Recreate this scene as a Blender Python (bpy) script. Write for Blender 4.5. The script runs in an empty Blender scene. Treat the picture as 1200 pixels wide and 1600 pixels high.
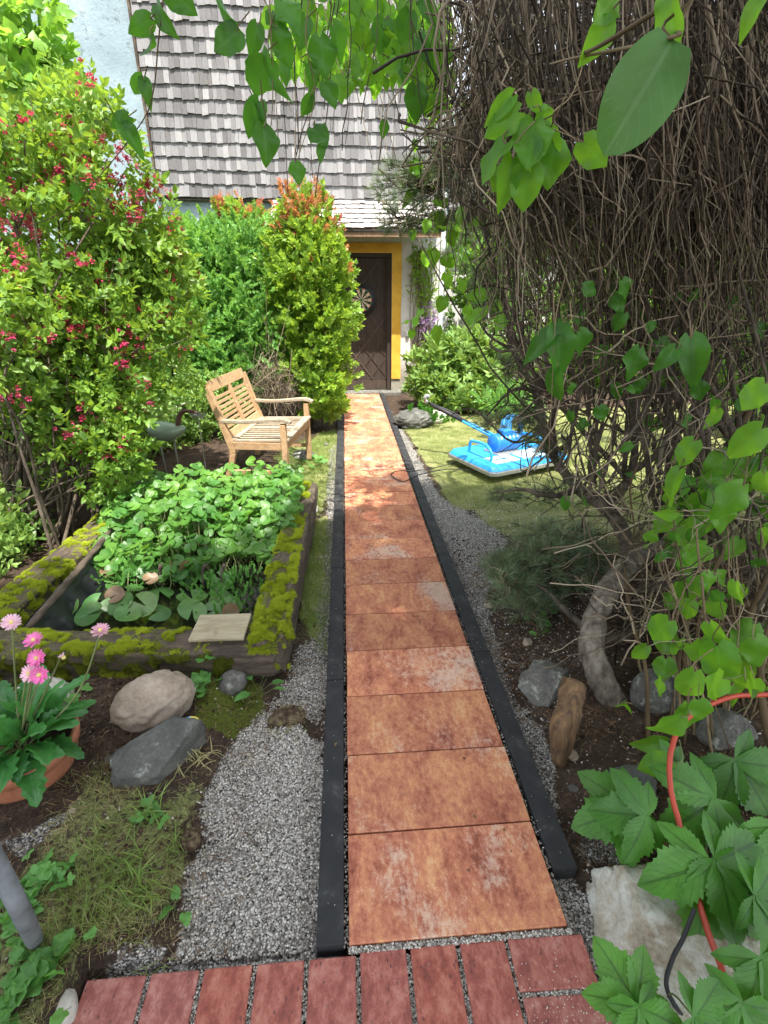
import bpy, bmesh, math, random
import numpy as np
from mathutils import Vector, Matrix
R = math.radians
rs = np.random.RandomState(7)
random.seed(7)
C = bpy.context.scene.collection
scene = bpy.context.scene

# ------------------------------------------------------------ camera, sky, sun, exposure
FPX, CAMH = 780.0, 1.595                     # focal length in photo pixels (1200x1600), eye height
PITCH, YAW = math.atan(343 / 780.0), math.atan(.082 / 1.0925)
CX, CY = -.264, -.758
cam = bpy.data.cameras.new('camera')
cam.sensor_fit = 'VERTICAL'; cam.sensor_height = 24; cam.lens = 24 * FPX / 1600
cam.clip_start = .02; cam.clip_end = 400
camo = bpy.data.objects.new('camera', cam); C.objects.link(camo)
camo.location = (CX, CY, CAMH)
camo.rotation_euler = (R(90) - PITCH, 0, -YAW)
scene.camera = camo

SUN_TO = Vector((.10, -.42, 1.0)).normalized()       # direction towards the sun
sun_el = math.asin(SUN_TO.z); sun_az = math.atan2(SUN_TO.x, SUN_TO.y)
w = bpy.data.worlds.new('World'); scene.world = w; w.use_nodes = True
nt = w.node_tree
sky = nt.nodes.new('ShaderNodeTexSky'); sky.sky_type = 'NISHITA'; sky.sun_disc = False
sky.sun_elevation = sun_el; sky.sun_rotation = sun_az
sky.air_density = 1.0; sky.dust_density = 2.0; sky.ozone_density = .7
bg = nt.nodes['Background']; bg.inputs['Strength'].default_value = .15
hs_ = nt.nodes.new('ShaderNodeHueSaturation'); hs_.inputs['Saturation'].default_value = .38
nt.links.new(sky.outputs[0], hs_.inputs['Color']); nt.links.new(hs_.outputs[0], bg.inputs[0])
sl = bpy.data.lights.new('sun', 'SUN'); sl.energy = 3.2; sl.angle = R(.53); sl.color = (1, .95, .86)
so = bpy.data.objects.new('sun', sl); C.objects.link(so)
so.rotation_euler = SUN_TO.to_track_quat('Z', 'Y').to_euler()
scene.view_settings.view_transform = 'Standard'
scene.view_settings.look = 'None'
scene.view_settings.exposure = 1.93
scene.view_settings.gamma = 1
scene.render.engine = 'CYCLES'
scene.cycles.max_bounces = 7; scene.cycles.diffuse_bounces = 4; scene.cycles.transmission_bounces = 4

# ------------------------------------------------------------ surveying helpers
def ray(px, py):
    x = (px - 600) / FPX; u = -(py - 800) / FPX
    f = math.cos(PITCH) + u * math.sin(PITCH); z = -math.sin(PITCH) + u * math.cos(PITCH)
    return (x * math.cos(YAW) + f * math.sin(YAW), -x * math.sin(YAW) + f * math.cos(YAW), z)
def G(px, py, z=0.0):
    r = ray(px, py); t = (z - CAMH) / r[2]; return np.array([CX + r[0] * t, CY + r[1] * t, z])
def D(px, py, Y):
    r = ray(px, py); t = (Y - CY) / r[1]; return np.array([CX + r[0] * t, Y, CAMH + r[2] * t])
def PXM(Y):                                   # metres per photo pixel at depth Y (roughly)
    return (Y - CY) * 1.0 / FPX
def DI(px, py, t):                            # point at distance t from the eye
    r = np.array(ray(px, py)); r /= np.linalg.norm(r); return np.array([CX, CY, CAMH]) + r * t

# ------------------------------------------------------------ numpy noise
def _h(i, j, k, s):
    n = (i * 374761393 + j * 668265263 + k * 2147483647 + s * 1274126177) & 0xffffffff
    n = ((n ^ (n >> 13)) * 1274126177) & 0xffffffff
    n = (n ^ (n >> 16)) & 0xffffffff
    return n.astype(np.float64) / 4294967295.0
def vn(P, sc, s=0):
    P = np.asarray(P, dtype=np.float64) * sc
    if P.shape[1] == 2: P = np.hstack([P, np.zeros((len(P), 1))])
    I = np.floor(P).astype(np.int64); f = P - I; f = f * f * (3 - 2 * f)
    o = 0
    for a in (0, 1):
        for b in (0, 1):
            for c in (0, 1):
                wt = (f[:, 0] if a else 1 - f[:, 0]) * (f[:, 1] if b else 1 - f[:, 1]) * (f[:, 2] if c else 1 - f[:, 2])
                o = o + wt * _h(I[:, 0] + a, I[:, 1] + b, I[:, 2] + c, s)
    return o
def fbm(P, sc, s=0, n=4):
    o = 0; a = .5; t = 0
    for k in range(n):
        o = o + a * vn(P, sc * 2 ** k, s + k * 17); t += a; a *= .5
    return o / t
def smooth(a, b, x):
    t = np.clip((x - a) / (b - a), 0, 1); return t * t * (3 - 2 * t)

# ------------------------------------------------------------ mesh helpers
class M:
    """collects pieces (verts, faces of 3 or 4, per-vertex random number, leaf coordinates)"""
    def __init__(s): s.V = []; s.T = []; s.Q = []; s.r = []; s.uv = []; s.n = 0
    def add(s, V, F, r=None, uv=None):
        V = np.asarray(V, dtype=np.float32).reshape(-1, 3); n = len(V)
        F = [F] if isinstance(F, np.ndarray) else F
        for f in F:
            if f is None or len(f) == 0: continue
            f = np.asarray(f, dtype=np.int64) + s.n
            (s.T if f.shape[1] == 3 else s.Q).append(f)
        s.V.append(V)
        s.r.append(np.zeros(n) if r is None else (np.full(n, r) if np.isscalar(r) else np.asarray(r)))
        s.uv.append(np.zeros((n, 2)) if uv is None else np.asarray(uv))
        s.n += n
        return s
    def mesh(s, name, mat, smoothed=True):
        me = bpy.data.meshes.new(name)
        V = np.concatenate(s.V)
        T = np.concatenate(s.T) if s.T else np.zeros((0, 3), int)
        Q = np.concatenate(s.Q) if s.Q else np.zeros((0, 4), int)
        me.vertices.add(len(V)); me.vertices.foreach_set('co', V.ravel())
        nl = T.size + Q.size
        me.loops.add(nl); me.loops.foreach_set('vertex_index', np.concatenate([T.ravel(), Q.ravel()]).astype(np.int32))
        nf = len(T) + len(Q)
        me.polygons.add(nf)
        st = np.concatenate([np.arange(len(T)) * 3, T.size + np.arange(len(Q)) * 4]).astype(np.int32)
        me.polygons.foreach_set('loop_start', st)
        me.polygons.foreach_set('use_smooth', np.full(nf, smoothed))
        a = me.attributes.new('rnd', 'FLOAT', 'POINT'); a.data.foreach_set('value', np.concatenate(s.r).astype(np.float32))
        uv = np.concatenate(s.uv); uv3 = np.zeros((len(uv), 3), np.float32); uv3[:, :2] = uv
        b = me.attributes.new('luv', 'FLOAT_VECTOR', 'POINT'); b.data.foreach_set('vector', uv3.ravel())
        me.update(calc_edges=True); me.validate()
        if mat: me.materials.append(mat)
        return me
    def build(s, name, mat, parent=None, smoothed=True, **kw):
        o = bpy.data.objects.new(name, s.mesh(name, mat, smoothed)); C.objects.link(o)
        if parent:
            o.parent = parent; o.matrix_parent_inverse = Matrix.Translation(-parent.location) if parent.type == 'EMPTY' else Matrix.Identity(4)
        if kw: tag(o, **kw)
        return o
def tag(o, label=None, cat=None, group=None, kind=None):
    if label: o['label'] = label
    if cat: o['category'] = cat
    if group: o['group'] = group
    if kind: o['kind'] = kind
    return o
def thing(name, loc, label, cat, group=None):
    """an Empty at the base of a thing; children are built in world coordinates and keep them"""
    o = bpy.data.objects.new(name, None); C.objects.link(o); o.location = tuple(float(v) for v in loc)
    o.empty_display_size = .1
    return tag(o, label, cat, group)

BOXF = np.array([[0, 1, 3, 2], [4, 6, 7, 5], [0, 4, 5, 1], [2, 3, 7, 6], [0, 2, 6, 4], [1, 5, 7, 3]])
def box(m, c, s, rot=None, r=0.):
    g = np.array([[x, y, z] for x in (-.5, .5) for y in (-.5, .5) for z in (-.5, .5)]) * np.asarray(s)
    if rot is not None: g = g @ np.asarray(rot).T
    m.add(g + np.asarray(c), BOXF, r)
def bar(m, a, b, wd, th, up=(0, 0, 1), r=0.):
    """box running from a to b, wd across, th along 'up'"""
    a = np.asarray(a, float); b = np.asarray(b, float); d = b - a; L = np.linalg.norm(d); d /= L
    u = np.asarray(up, float); s = np.cross(d, u); s /= np.linalg.norm(s); u = np.cross(s, d)
    box(m, (a + b) / 2, (L, wd, th), np.stack([d, s, u], 1), r)
def bevel(o, wd=.004, seg=2):
    b = o.modifiers.new('bevel', 'BEVEL'); b.width = wd; b.segments = seg; b.limit_method = 'ANGLE'; b.angle_limit = R(40)
    return o
def frames(P):
    """P (m,k,3) -> two unit side vectors per point"""
    T = np.gradient(P, axis=1); T /= np.linalg.norm(T, axis=2, keepdims=True) + 1e-9
    ref = np.where(np.abs(T[..., 2:3]) > .8, np.array([1., 0, 0]), np.array([0., 0, 1]))
    ref = np.broadcast_to(ref[:, :1], T.shape)
    a = np.cross(T, ref); a /= np.linalg.norm(a, axis=2, keepdims=True) + 1e-9
    return a, np.cross(T, a)
def tubes(m, P, rad, sides=4, r=None, cap=False):
    P = np.asarray(P, float)
    if P.ndim == 2: P = P[None]
    rad = np.asarray(rad, float)
    if rad.ndim == 0: rad = np.full(P.shape[:2], float(rad))
    if rad.ndim == 1: rad = np.broadcast_to(rad, P.shape[:2])
    n, k, _ = P.shape
    a, b = frames(P)
    an = np.arange(sides) * 2 * math.pi / sides
    V = P[:, :, None] + rad[:, :, None, None] * (np.cos(an)[None, None, :, None] * a[:, :, None] + np.sin(an)[None, None, :, None] * b[:, :, None])
    idx = np.arange(n * k * sides).reshape(n, k, sides)
    i0 = idx[:, :-1]; i1 = idx[:, 1:]
    Q = np.stack([i0, np.roll(i0, -1, 2), np.roll(i1, -1, 2), i1], -1).reshape(-1, 4)
    rr = rs.rand(n) if r is None else (np.full(n, r) if np.isscalar(r) else r)
    uv = np.stack([np.broadcast_to(an / 6.283, (n, k, sides)), np.broadcast_to(np.linspace(0, 1, k)[None, :, None], (n, k, sides))], -1).reshape(-1, 2)
    F = [Q]
    if cap:
        e = []
        for q in (idx[:, 0, ::-1], idx[:, -1]):
            for j in range(1, sides - 1): e.append(np.stack([q[:, 0], q[:, j], q[:, j + 1]], -1))
        F.append(np.concatenate(e))
    m.add(V.reshape(-1, 3), F, np.repeat(rr, k * sides), uv)
def barky(m, P_, r_, sides=26, amp=.12, seed=0):
    mm = M(); tubes(mm, P_, r_, sides, 0., True); V = mm.V[0].astype(float); k = len(P_)
    C_ = np.repeat(np.asarray(P_), sides, 0); d_ = V - C_; f = (fbm(V, 26, seed, 4) - .5) * 2 * amp * 2 + (fbm(V, 7, seed + 2, 2) - .5) * .5
    mm.V[0] = C_ + d_ * (1 + f)[:, None]; m.add(mm.V[0], mm.Q + mm.T, 0.)
def spline(pts, n=24):
    P = np.asarray(pts, float); k = len(P)
    if k == 2: return P[0] + np.linspace(0, 1, n)[:, None] * (P[1] - P[0])
    Q = np.vstack([2 * P[0] - P[1], P, 2 * P[-1] - P[-2]])
    out = []
    for t in np.linspace(0, k - 1 - 1e-6, n):
        i = int(t); f = t - i; a, b, c, d = Q[i:i + 4]
        out.append(.5 * ((2 * b) + (-a + c) * f + (2 * a - 5 * b + 4 * c - d) * f * f + (-a + 3 * b - 3 * c + d) * f ** 3))
    return np.array(out)
def lathe(m, prof, c=(0, 0, 0), n=32, r=0.):
    prof = np.asarray(prof, float); k = len(prof)
    an = np.arange(n) * 2 * math.pi / n
    V = np.stack([prof[:, None, 0] * np.cos(an), prof[:, None, 0] * np.sin(an), np.broadcast_to(prof[:, None, 1], (k, n))], -1).reshape(-1, 3) + np.asarray(c)
    idx = np.arange(k * n).reshape(k, n)
    Q = np.stack([idx[:-1], np.roll(idx[:-1], -1, 1), np.roll(idx[1:], -1, 1), idx[1:]], -1).reshape(-1, 4)
    m.add(V, Q, r)
def rotm(yaw, pitch, roll):
    """batch: Rz(yaw) Rx(pitch) Ry(roll) -> (n,3,3)"""
    yaw, pitch, roll = np.broadcast_arrays(np.atleast_1d(yaw), pitch, roll)
    c, s = np.cos(yaw), np.sin(yaw); z = np.zeros_like(c); o = z + 1
    A = np.stack([c, -s, z, s, c, z, z, z, o], -1).reshape(-1, 3, 3)
    c, s = np.cos(pitch), np.sin(pitch)
    B = np.stack([o, z, z, z, c, -s, z, s, c], -1).reshape(-1, 3, 3)
    c, s = np.cos(roll), np.sin(roll)
    D_ = np.stack([c, z, s, z, o, z, -s, z, c], -1).reshape(-1, 3, 3)
    return A @ B @ D_
def align(dirs, roll=None):
    """rotations taking +Y to dirs, +Z roughly up"""
    d = dirs / (np.linalg.norm(dirs, axis=1, keepdims=True) + 1e-9)
    up = np.where(np.abs(d[:, 2:3]) > .95, np.array([[1., 0, 0]]), np.array([[0., 0, 1]]))
    x = np.cross(d, up); x /= np.linalg.norm(x, axis=1, keepdims=True) + 1e-9
    z = np.cross(x, d)
    A = np.stack([x, d, z], -1)
    if roll is not None: A = A @ rotm(0 * roll, 0 * roll, roll)
    return A
def scatter(m, tpl, T, A, S, r=None):
    V, F, uv, tr = tpl
    T = np.asarray(T); n = len(T)
    if n == 0: return
    S = np.asarray(S, float)
    if S.ndim == 0: S = np.full(n, float(S))
    if S.ndim == 1: S = S[:, None].repeat(3, 1)
    W = np.einsum('nij,nkj->nki', A, V[None] * S[:, None]) + T[:, None]
    k = len(V); off = (np.arange(n) * k)[:, None, None]
    Fs = [(f[None] + off).reshape(-1, f.shape[1]) for f in F if len(f)]
    rr = rs.rand(n) if r is None else r
    rr = (rr[:, None] * .75 + tr[None] * .25)
    m.add(W.reshape(-1, 3), Fs, rr.ravel(), np.tile(uv, (n, 1)))
def unit(n):
    v = rs.normal(size=(n, 3)); return v / np.linalg.norm(v, axis=1, keepdims=True)

# ---- leaf templates: leaf lies along +Y, normal +Z, length 1
def leaf_tpl(width, rows, fold=.25, droop=.25, half=2, serr=0., wav=0.):
    """width: function t->half width (in leaf lengths) ; returns V,F,uv,trnd"""
    t = np.linspace(0, 1, rows); us = np.linspace(-1, 1, 2 * half + 1)
    V = []; uv = []
    for i, a in enumerate(t):
        wd = width(a)
        if serr and 0 < i < rows - 1: wd *= 1 + serr * (1 if i % 2 else -1)
        for u in us:
            V.append([u * wd, a, fold * abs(u) * wd - droop * a * a + wav * math.sin(a * 9 + u * 2) * wd * abs(u)]); uv.append([u, a])
    k = len(us); F = []
    for i in range(rows - 1):
        for j in range(k - 1): F.append([i * k + j, i * k + j + 1, (i + 1) * k + j + 1, (i + 1) * k + j])
    return np.array(V), [np.array(F)], np.array(uv, float), np.zeros(len(V))
def simple_leaf(wd=.3, fold=.1, droop=.15):
    V = np.array([[0, 0, 0], [-wd, .45, fold], [0, .5, -droop * .25], [wd, .45, fold], [0, 1, -droop]], float)
    F = np.array([[0, 2, 1, 0], [0, 3, 2, 0]])[:, :3]
    F2 = np.array([[1, 2, 4], [2, 3, 4]])
    uv = np.array([[0, 0], [-1, .45], [0, .5], [1, .45], [0, 1]], float)
    return V, [np.vstack([F, F2])], uv, np.zeros(5)
def combine(items):
    """items: list of (tpl, R(3,3), T(3), scale, rnd)"""
    V = []; T = []; Q = []; uv = []; tr = []; n = 0
    for tpl, A, t, s, r in items:
        v, F, u, _ = tpl
        V.append((v * s) @ np.asarray(A).T + np.asarray(t)); uv.append(u); tr.append(np.full(len(v), r))
        for f in F:
            if len(f): (T if f.shape[1] == 3 else Q).append(f + n)
        n += len(v)
    F = []
    if T: F.append(np.vstack(T))
    if Q: F.append(np.vstack(Q))
    return np.vstack(V), F, np.vstack(uv), np.concatenate(tr)
def sprig(leaf, pairs, length, ls, spread=55, seed=0, up=.3, whorl=2):
    r_ = random.Random(seed); it = []
    for i in range(pairs):
        y = length * (i + .4) / pairs; tw = r_.uniform(0, 6.28) if whorl > 2 else (i % 2) * 1.57 + r_.uniform(-.3, .3)
        for j in range(whorl):
            an = tw + j * 2 * math.pi / whorl + r_.uniform(-.25, .25)
            sp = R(spread * (1 - .45 * i / pairs) + r_.uniform(-12, 12))
            d = np.array([[math.cos(an) * math.sin(sp), math.cos(sp), math.sin(an) * math.sin(sp) + up * r_.random()]])
            it.append((leaf, align(d, np.array([r_.uniform(-.5, .5)]))[0], (0, y, 0), ls * r_.uniform(.75, 1.1), r_.random()))
    it.append((leaf, align(np.array([[r_.uniform(-.2, .2), 1, r_.uniform(0, .3)]]))[0], (0, length, 0), ls * .8, r_.random()))
    return combine(it)
sin = math.sin
L_simple = simple_leaf(.3); L_thin = simple_leaf(.2, .06, .2); L_small = simple_leaf(.38, .05, .05)
W_lance = lambda t: .26 * sin(math.pi * t ** .8) ** .9 + .004
W_heart = lambda t: (.40 * math.sqrt(max(0, 1 - ((t - .30) / .72) ** 2)) * (1 - .35 * t ** 2.5) if t < .999 else .01) + .005
L_lance = leaf_tpl(W_lance, 6, .3, .25, 1)

# ------------------------------------------------------------ materials
def newmat(name):
    m = bpy.data.materials.new(name); m.use_nodes = True
    n = m.node_tree.nodes; b = n['Principled BSDF']; return m, m.node_tree, b
class N:
    """tiny node shorthand"""
    def __init__(s, nt): s.nt = nt
    def __call__(s, t, ins=None, **kw):
        n = s.nt.nodes.new('ShaderNode' + t)
        for k, v in kw.items(): setattr(n, k, v)
        for k, v in (ins or {}).items():
            if hasattr(v, 'links') or isinstance(v, bpy.types.NodeSocket): s.nt.links.new(v, n.inputs[k])
            else: n.inputs[k].default_value = v
        return n
    def ramp(s, fac, stops, interp='LINEAR'):
        n = s.nt.nodes.new('ShaderNodeValToRGB'); n.color_ramp.interpolation = interp
        e = n.color_ramp.elements
        while len(e) < len(stops): e.new(.5)
        for i, (p, c) in enumerate(stops):
            e[i].position = p; e[i].color = tuple(c) + (1,) if len(c) == 3 else c
        s.nt.links.new(fac, n.inputs[0]); return n.outputs[0]
    def mix(s, f, a, b, mode='MIX'):
        n = s.nt.nodes.new('ShaderNodeMix'); n.data_type = 'RGBA'; n.blend_type = mode
        for i, v in ((0, f), (6, a), (7, b)):
            if isinstance(v, bpy.types.NodeSocket): s.nt.links.new(v, n.inputs[i])
            else: n.inputs[i].default_value = v if i == 0 else (tuple(v) + (1,))
        return n.outputs[2]
    def math(s, op, a, b=0., c=None, clamp=False):
        n = s.nt.nodes.new('ShaderNodeMath'); n.operation = op; n.use_clamp = clamp
        for i, v in enumerate((a, b) if c is None else (a, b, c)):
            if isinstance(v, bpy.types.NodeSocket): s.nt.links.new(v, n.inputs[i])
            else: n.inputs[i].default_value = v
        return n.outputs[0]
    def noise(s, vec, sc, det=4, rough=.55, dist=0., out=0):
        return s('TexNoise', {'Vector': vec, 'Scale': sc, 'Detail': det, 'Roughness': rough, 'Distortion': dist}).outputs[out]
    def bump(s, h, strength, dist=.01, normal=None):
        d = {'Height': h, 'Strength': strength, 'Distance': dist}
        if normal: d['Normal'] = normal
        return s('Bump', d).outputs[0]
    def attr(s, name, out=2): return s('Attribute', attribute_name=name).outputs[out]
    def coord(s, k='Object'): return s('TexCoord').outputs[k]
    def scale(s, v, sc, loc=(0, 0, 0)):
        n = s('Mapping', {'Vector': v, 'Scale': sc, 'Location': loc}); return n.outputs[0]
def leafmat(name, cols, tr=.35, vein=.25, rough=.45, bumps=0., spec=.4, nveins=9., hue=None, veincol=None):
    m, t, b = newmat(name); n = N(t)
    rnd = n.attr('rnd'); uv = n.attr('luv', 1)
    k = len(cols)
    col = n.ramp(rnd, [(i / max(1, k - 1), c) for i, c in enumerate(cols)])
    big = n.noise(n.coord(), 3.0, 2)
    col = n.mix(n.math('MULTIPLY', n.math('SUBTRACT', big, .42), 1.6, clamp=True), col, tuple(min(1, c * 1.35) for c in cols[-1]))
    if vein:
        sp = n('SeparateXYZ', {0: uv}); au = n.math('ABSOLUTE', sp.outputs[0])
        mid = n.math('LESS_THAN', au, .07)
        side = n.math('FRACT', n.math('MULTIPLY', n.math('SUBTRACT', sp.outputs[1], n.math('MULTIPLY', au, .35)), nveins))
        side = n.math('LESS_THAN', n.math('ABSOLUTE', n.math('SUBTRACT', side, .5)), .05)
        v = n.math('MULTIPLY', n.math('MAXIMUM', mid, n.math('MULTIPLY', side, .5)), vein)
        vc = veincol or tuple(min(1, c * 2.0 + .05) for c in cols[0])
        col = n.mix(v, col, vc)
        if bumps: t.links.new(n.bump(n.math('MULTIPLY_ADD', n.noise(n.coord(), 60, 2), .4, n.math('MULTIPLY', n.math('MAXIMUM', mid, side), -1.)), bumps, .004), b.inputs['Normal'])
    if vein:
        spt = n.ramp(n.noise(n.coord(), 130, 3, .6), [(.66, (0, 0, 0)), (.72, (1, 1, 1))]); col = n.mix(n.math('MULTIPLY', spt, .5), col, (cols[-1][0] * 1.6, cols[-1][1] * 1.05, cols[-1][2] * .7))
        tone = n.ramp(n.noise(n.coord(), 22, 3, .5), [(.3, (.78, .78, .78)), (.7, (1.15, 1.15, 1.15))]); col = n.mix(1., col, tone, 'MULTIPLY')
    t.links.new(col, b.inputs['Base Color']); b.inputs['Roughness'].default_value = rough
    b.inputs['Specular IOR Level'].default_value = spec
    tl = n('BsdfTranslucent', {'Color': n.mix(.75, col, (.55, .8, .12), 'MULTIPLY') if False else n.mix(.5, col, tuple(min(1, c * q) for c, q in zip(cols[-1], (2.4, 2.1, .8))))})
    mx = n('MixShader', {0: tr, 1: b.outputs[0], 2: tl.outputs[0]})
    t.links.new(mx.outputs[0], t.nodes['Material Output'].inputs[0])
    return m
def noisemat(name, stops, sc=8, rough=.8, bump=.3, bdist=.01, bsc=None, stretch=(1, 1, 1), det=6, spec=.3, rndmix=0., metallic=0., bdet=6):
    m, t, b = newmat(name); n = N(t)
    v = n.scale(n.coord(), stretch)
    f = n.noise(v, sc, det, .6)
    if rndmix: f = n.math('ADD', n.math('MULTIPLY', f, 1 - rndmix), n.math('MULTIPLY', n.attr('rnd'), rndmix))
    t.links.new(n.ramp(f, stops), b.inputs['Base Color'])
    b.inputs['Roughness'].default_value = rough; b.inputs['Specular IOR Level'].default_value = spec; b.inputs['Metallic'].default_value = metallic
    if bump: t.links.new(n.bump(n.noise(v, bsc or sc * 4, bdet, .65), bump, bdist), b.inputs['Normal'])
    return m

MT = {}
MT['bark'] = noisemat('bark', [(.25, (.03, .023, .017)), (.5, (.085, .066, .048)), (.75, (.2, .165, .12))], 14, .9, .9, .02, 40, (1, 1, .45))
MT['bark_grey'] = noisemat('bark_grey', [(.3, (.07, .055, .04)), (.5, (.2, .165, .13)), (.72, (.36, .32, .26))], 26, .9, 1., .03, 45, (1, 1, .5))
MT['twig'] = noisemat('twig', [(.2, (.025, .018, .012)), (.42, (.065, .048, .032)), (.58, (.16, .12, .08)), (.78, (.36, .29, .2))], 5, .85, .3, .004, 60, rndmix=.6)
MT['stem_green'] = noisemat('stem_green', [(.3, (.09, .12, .04)), (.7, (.2, .22, .09))], 12, .6, .1, .002)
MT['stem_brown'] = noisemat('stem_brown', [(.3, (.09, .06, .03)), (.7, (.24, .18, .1))], 12, .8, .3, .003, rndmix=.5)
MT['weigela'] = leafmat('weigela_leaf', [(.04, .10, .015), (.10, .21, .028), (.23, .37, .06)], .4, .2)
MT['lilac'] = leafmat('lilac_leaf', [(.08, .19, .03), (.15, .32, .05), (.25, .44, .09)], .45, .15)
MT['cypress'] = leafmat('cypress_leaf', [(.065, .18, .045), (.12, .28, .07), (.22, .42, .11)], .35, 0)
MT['photinia'] = leafmat('photinia_leaf', [(.08, .17, .018), (.15, .28, .03), (.27, .41, .07)], .4, .2, .35)
MT['photinia_red'] = leafmat('photinia_red_leaf', [(.28, .035, .05), (.45, .10, .10), (.45, .26, .12)], .35, .1, .35)
MT['blossom'] = leafmat('weigela_blossom', [(.26, .008, .045), (.48, .025, .12), (.72, .13, .28)], .3, 0, .5)
MT['laurel'] = leafmat('laurel_leaf', [(.06, .13, .025), (.13, .24, .05), (.24, .36, .1)], .3, .25, .35)
MT['hedge'] = leafmat('hedge_leaf', [(.05, .12, .025), (.12, .24, .04), (.2, .36, .07)], .4, 0)
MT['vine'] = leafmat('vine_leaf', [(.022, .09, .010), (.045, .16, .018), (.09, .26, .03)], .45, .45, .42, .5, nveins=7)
MT['vine_light'] = leafmat('vine_leaf_light', [(.05, .16, .012), (.10, .28, .025), (.2, .42, .045)], .52, .35, .42, .4, nveins=7)  # lighter vine copy; its raised greens stand in for sun through the leaves
MT['vine_big'] = leafmat('vine_leaf_broad', [(.045, .13, .03), (.065, .18, .038), (.1, .24, .055)], .4, .45, .4, .6, nveins=7, veincol=(.17, .3, .12))
MT['anemone'] = leafmat('anemone_leaf', [(.03, .11, .012), (.05, .17, .018), (.09, .25, .03)], .35, .55, .42, .8, .45, nveins=8, veincol=(.012, .045, .006))
MT['pond_leaf'] = leafmat('pond_leaf', [(.03, .105, .02), (.06, .185, .03), (.17, .32, .045)], .35, .35, .4, .3)
MT['wpad'] = leafmat('withered_pad', [(.12, .07, .04), (.2, .12, .07), (.27, .2, .12)], .2, .3)
MT['lily_leaf'] = leafmat('lily_leaf', [(.04, .13, .03), (.08, .21, .05), (.13, .17, .06)], .2, .3, .35, .2)
MT['gerbera_leaf'] = leafmat('gerbera_leaf', [(.02, .09, .02), (.04, .17, .035), (.08, .26, .06)], .25, .6, .3, .8, nveins=8)
MT['needle'] = leafmat('pine_needle', [(.03, .055, .025), (.11, .16, .08), (.21, .27, .15)], .15, 0, .5)
MT['grass'] = leafmat('grass_blade', [(.08, .15, .03), (.14, .24, .04), (.26, .3, .09)], .3, 0, .5)
MT['grass_dry'] = leafmat('grass_dry', [(.16, .17, .06), (.26, .25, .1), (.4, .36, .2)], .3, 0, .6)
MT['weed'] = leafmat('weed_leaf', [(.05, .16, .03), (.09, .25, .05), (.15, .34, .08)], .35, .2, .5)
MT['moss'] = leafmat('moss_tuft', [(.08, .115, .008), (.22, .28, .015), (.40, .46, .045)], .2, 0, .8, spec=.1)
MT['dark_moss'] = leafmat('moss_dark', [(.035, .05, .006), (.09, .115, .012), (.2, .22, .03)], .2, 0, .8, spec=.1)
MT['pink'] = leafmat('gerbera_petal', [(.75, .06, .35), (.85, .16, .5), (.85, .4, .62)], .25, .1, .5)
MT['pink_pale'] = leafmat('gerbera_petal_pale', [(.75, .3, .42), (.85, .45, .58), (.9, .6, .7)], .25, .1, .5)
def plain(name, c, rough=.6, metal=0., bump=0., bsc=80, spec=.4, coat=0.):
    m, t, b = newmat(name); n = N(t)
    col = n.mix(n.noise(n.coord(), 9, 5), tuple(x * .8 for x in c), tuple(min(1, x * 1.18) for x in c))
    t.links.new(col, b.inputs['Base Color']); b.inputs['Roughness'].default_value = rough; b.inputs['Metallic'].default_value = metal
    b.inputs['Specular IOR Level'].default_value = spec; b.inputs['Coat Weight'].default_value = coat
    if bump: t.links.new(n.bump(n.noise(n.coord(), bsc, 5), bump, .004), b.inputs['Normal'])
    return m
MT['white'] = plain('white_petal', (.8, .8, .76)); MT['yellow_eye'] = plain('yellow_eye', (.7, .6, .2), .7, bump=.5, bsc=300)
MT['blue'] = plain('blue_paint', (.03, .30, .68), .35, coat=.3, bump=.05)
MT['blue_dark'] = plain('blue_motor', (.02, .17, .5), .4, bump=.1)
MT['blue_pale'] = plain('pale_blue_panel', (.45, .62, .75), .4)
MT['steel'] = plain('steel', (.4, .4, .38), .45, .6, .1)
MT['black'] = plain('black_rubber', (.02, .02, .022), .55, bump=.2)
MT['clod'] = noisemat('turf_clod', [(.3, (.025, .016, .01)), (.48, (.09, .062, .04)), (.6, (.17, .13, .08)), (.7, (.14, .17, .05))], 40, .95, 1., .01, 120, spec=.1)
MT['liner'] = plain('pond_liner', (.012, .013, .016), .35, bump=.5, bsc=20)
MT['hose'] = plain('red_hose', (.38, .05, .025), .45, bump=.15, bsc=60)
MT['pipe'] = noisemat('grey_pipe', [(.3, (.07, .065, .06)), (.45, (.14, .15, .155)), (.7, (.22, .235, .245))], 14, .6, .3, .003, 80)
MT['white_paint'] = plain('white_paint', (.75, .77, .78), .5)
MT['beam'] = noisemat('old_beam', [(.3, (.12, .07, .04)), (.7, (.32, .2, .12))], 6, .8, .4, .01, 50, (8, 1, 1))
MT['water'] = plain('pond_water', (.01, .012, .008), .06, spec=.6, bump=.03, bsc=12)
MT['yellow'] = noisemat('yellow_plaster', [(.3, (.5, .27, .03)), (.6, (.64, .37, .05)), (.8, (.72, .46, .1))], 5, .85, .35, .008, 40)

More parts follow.
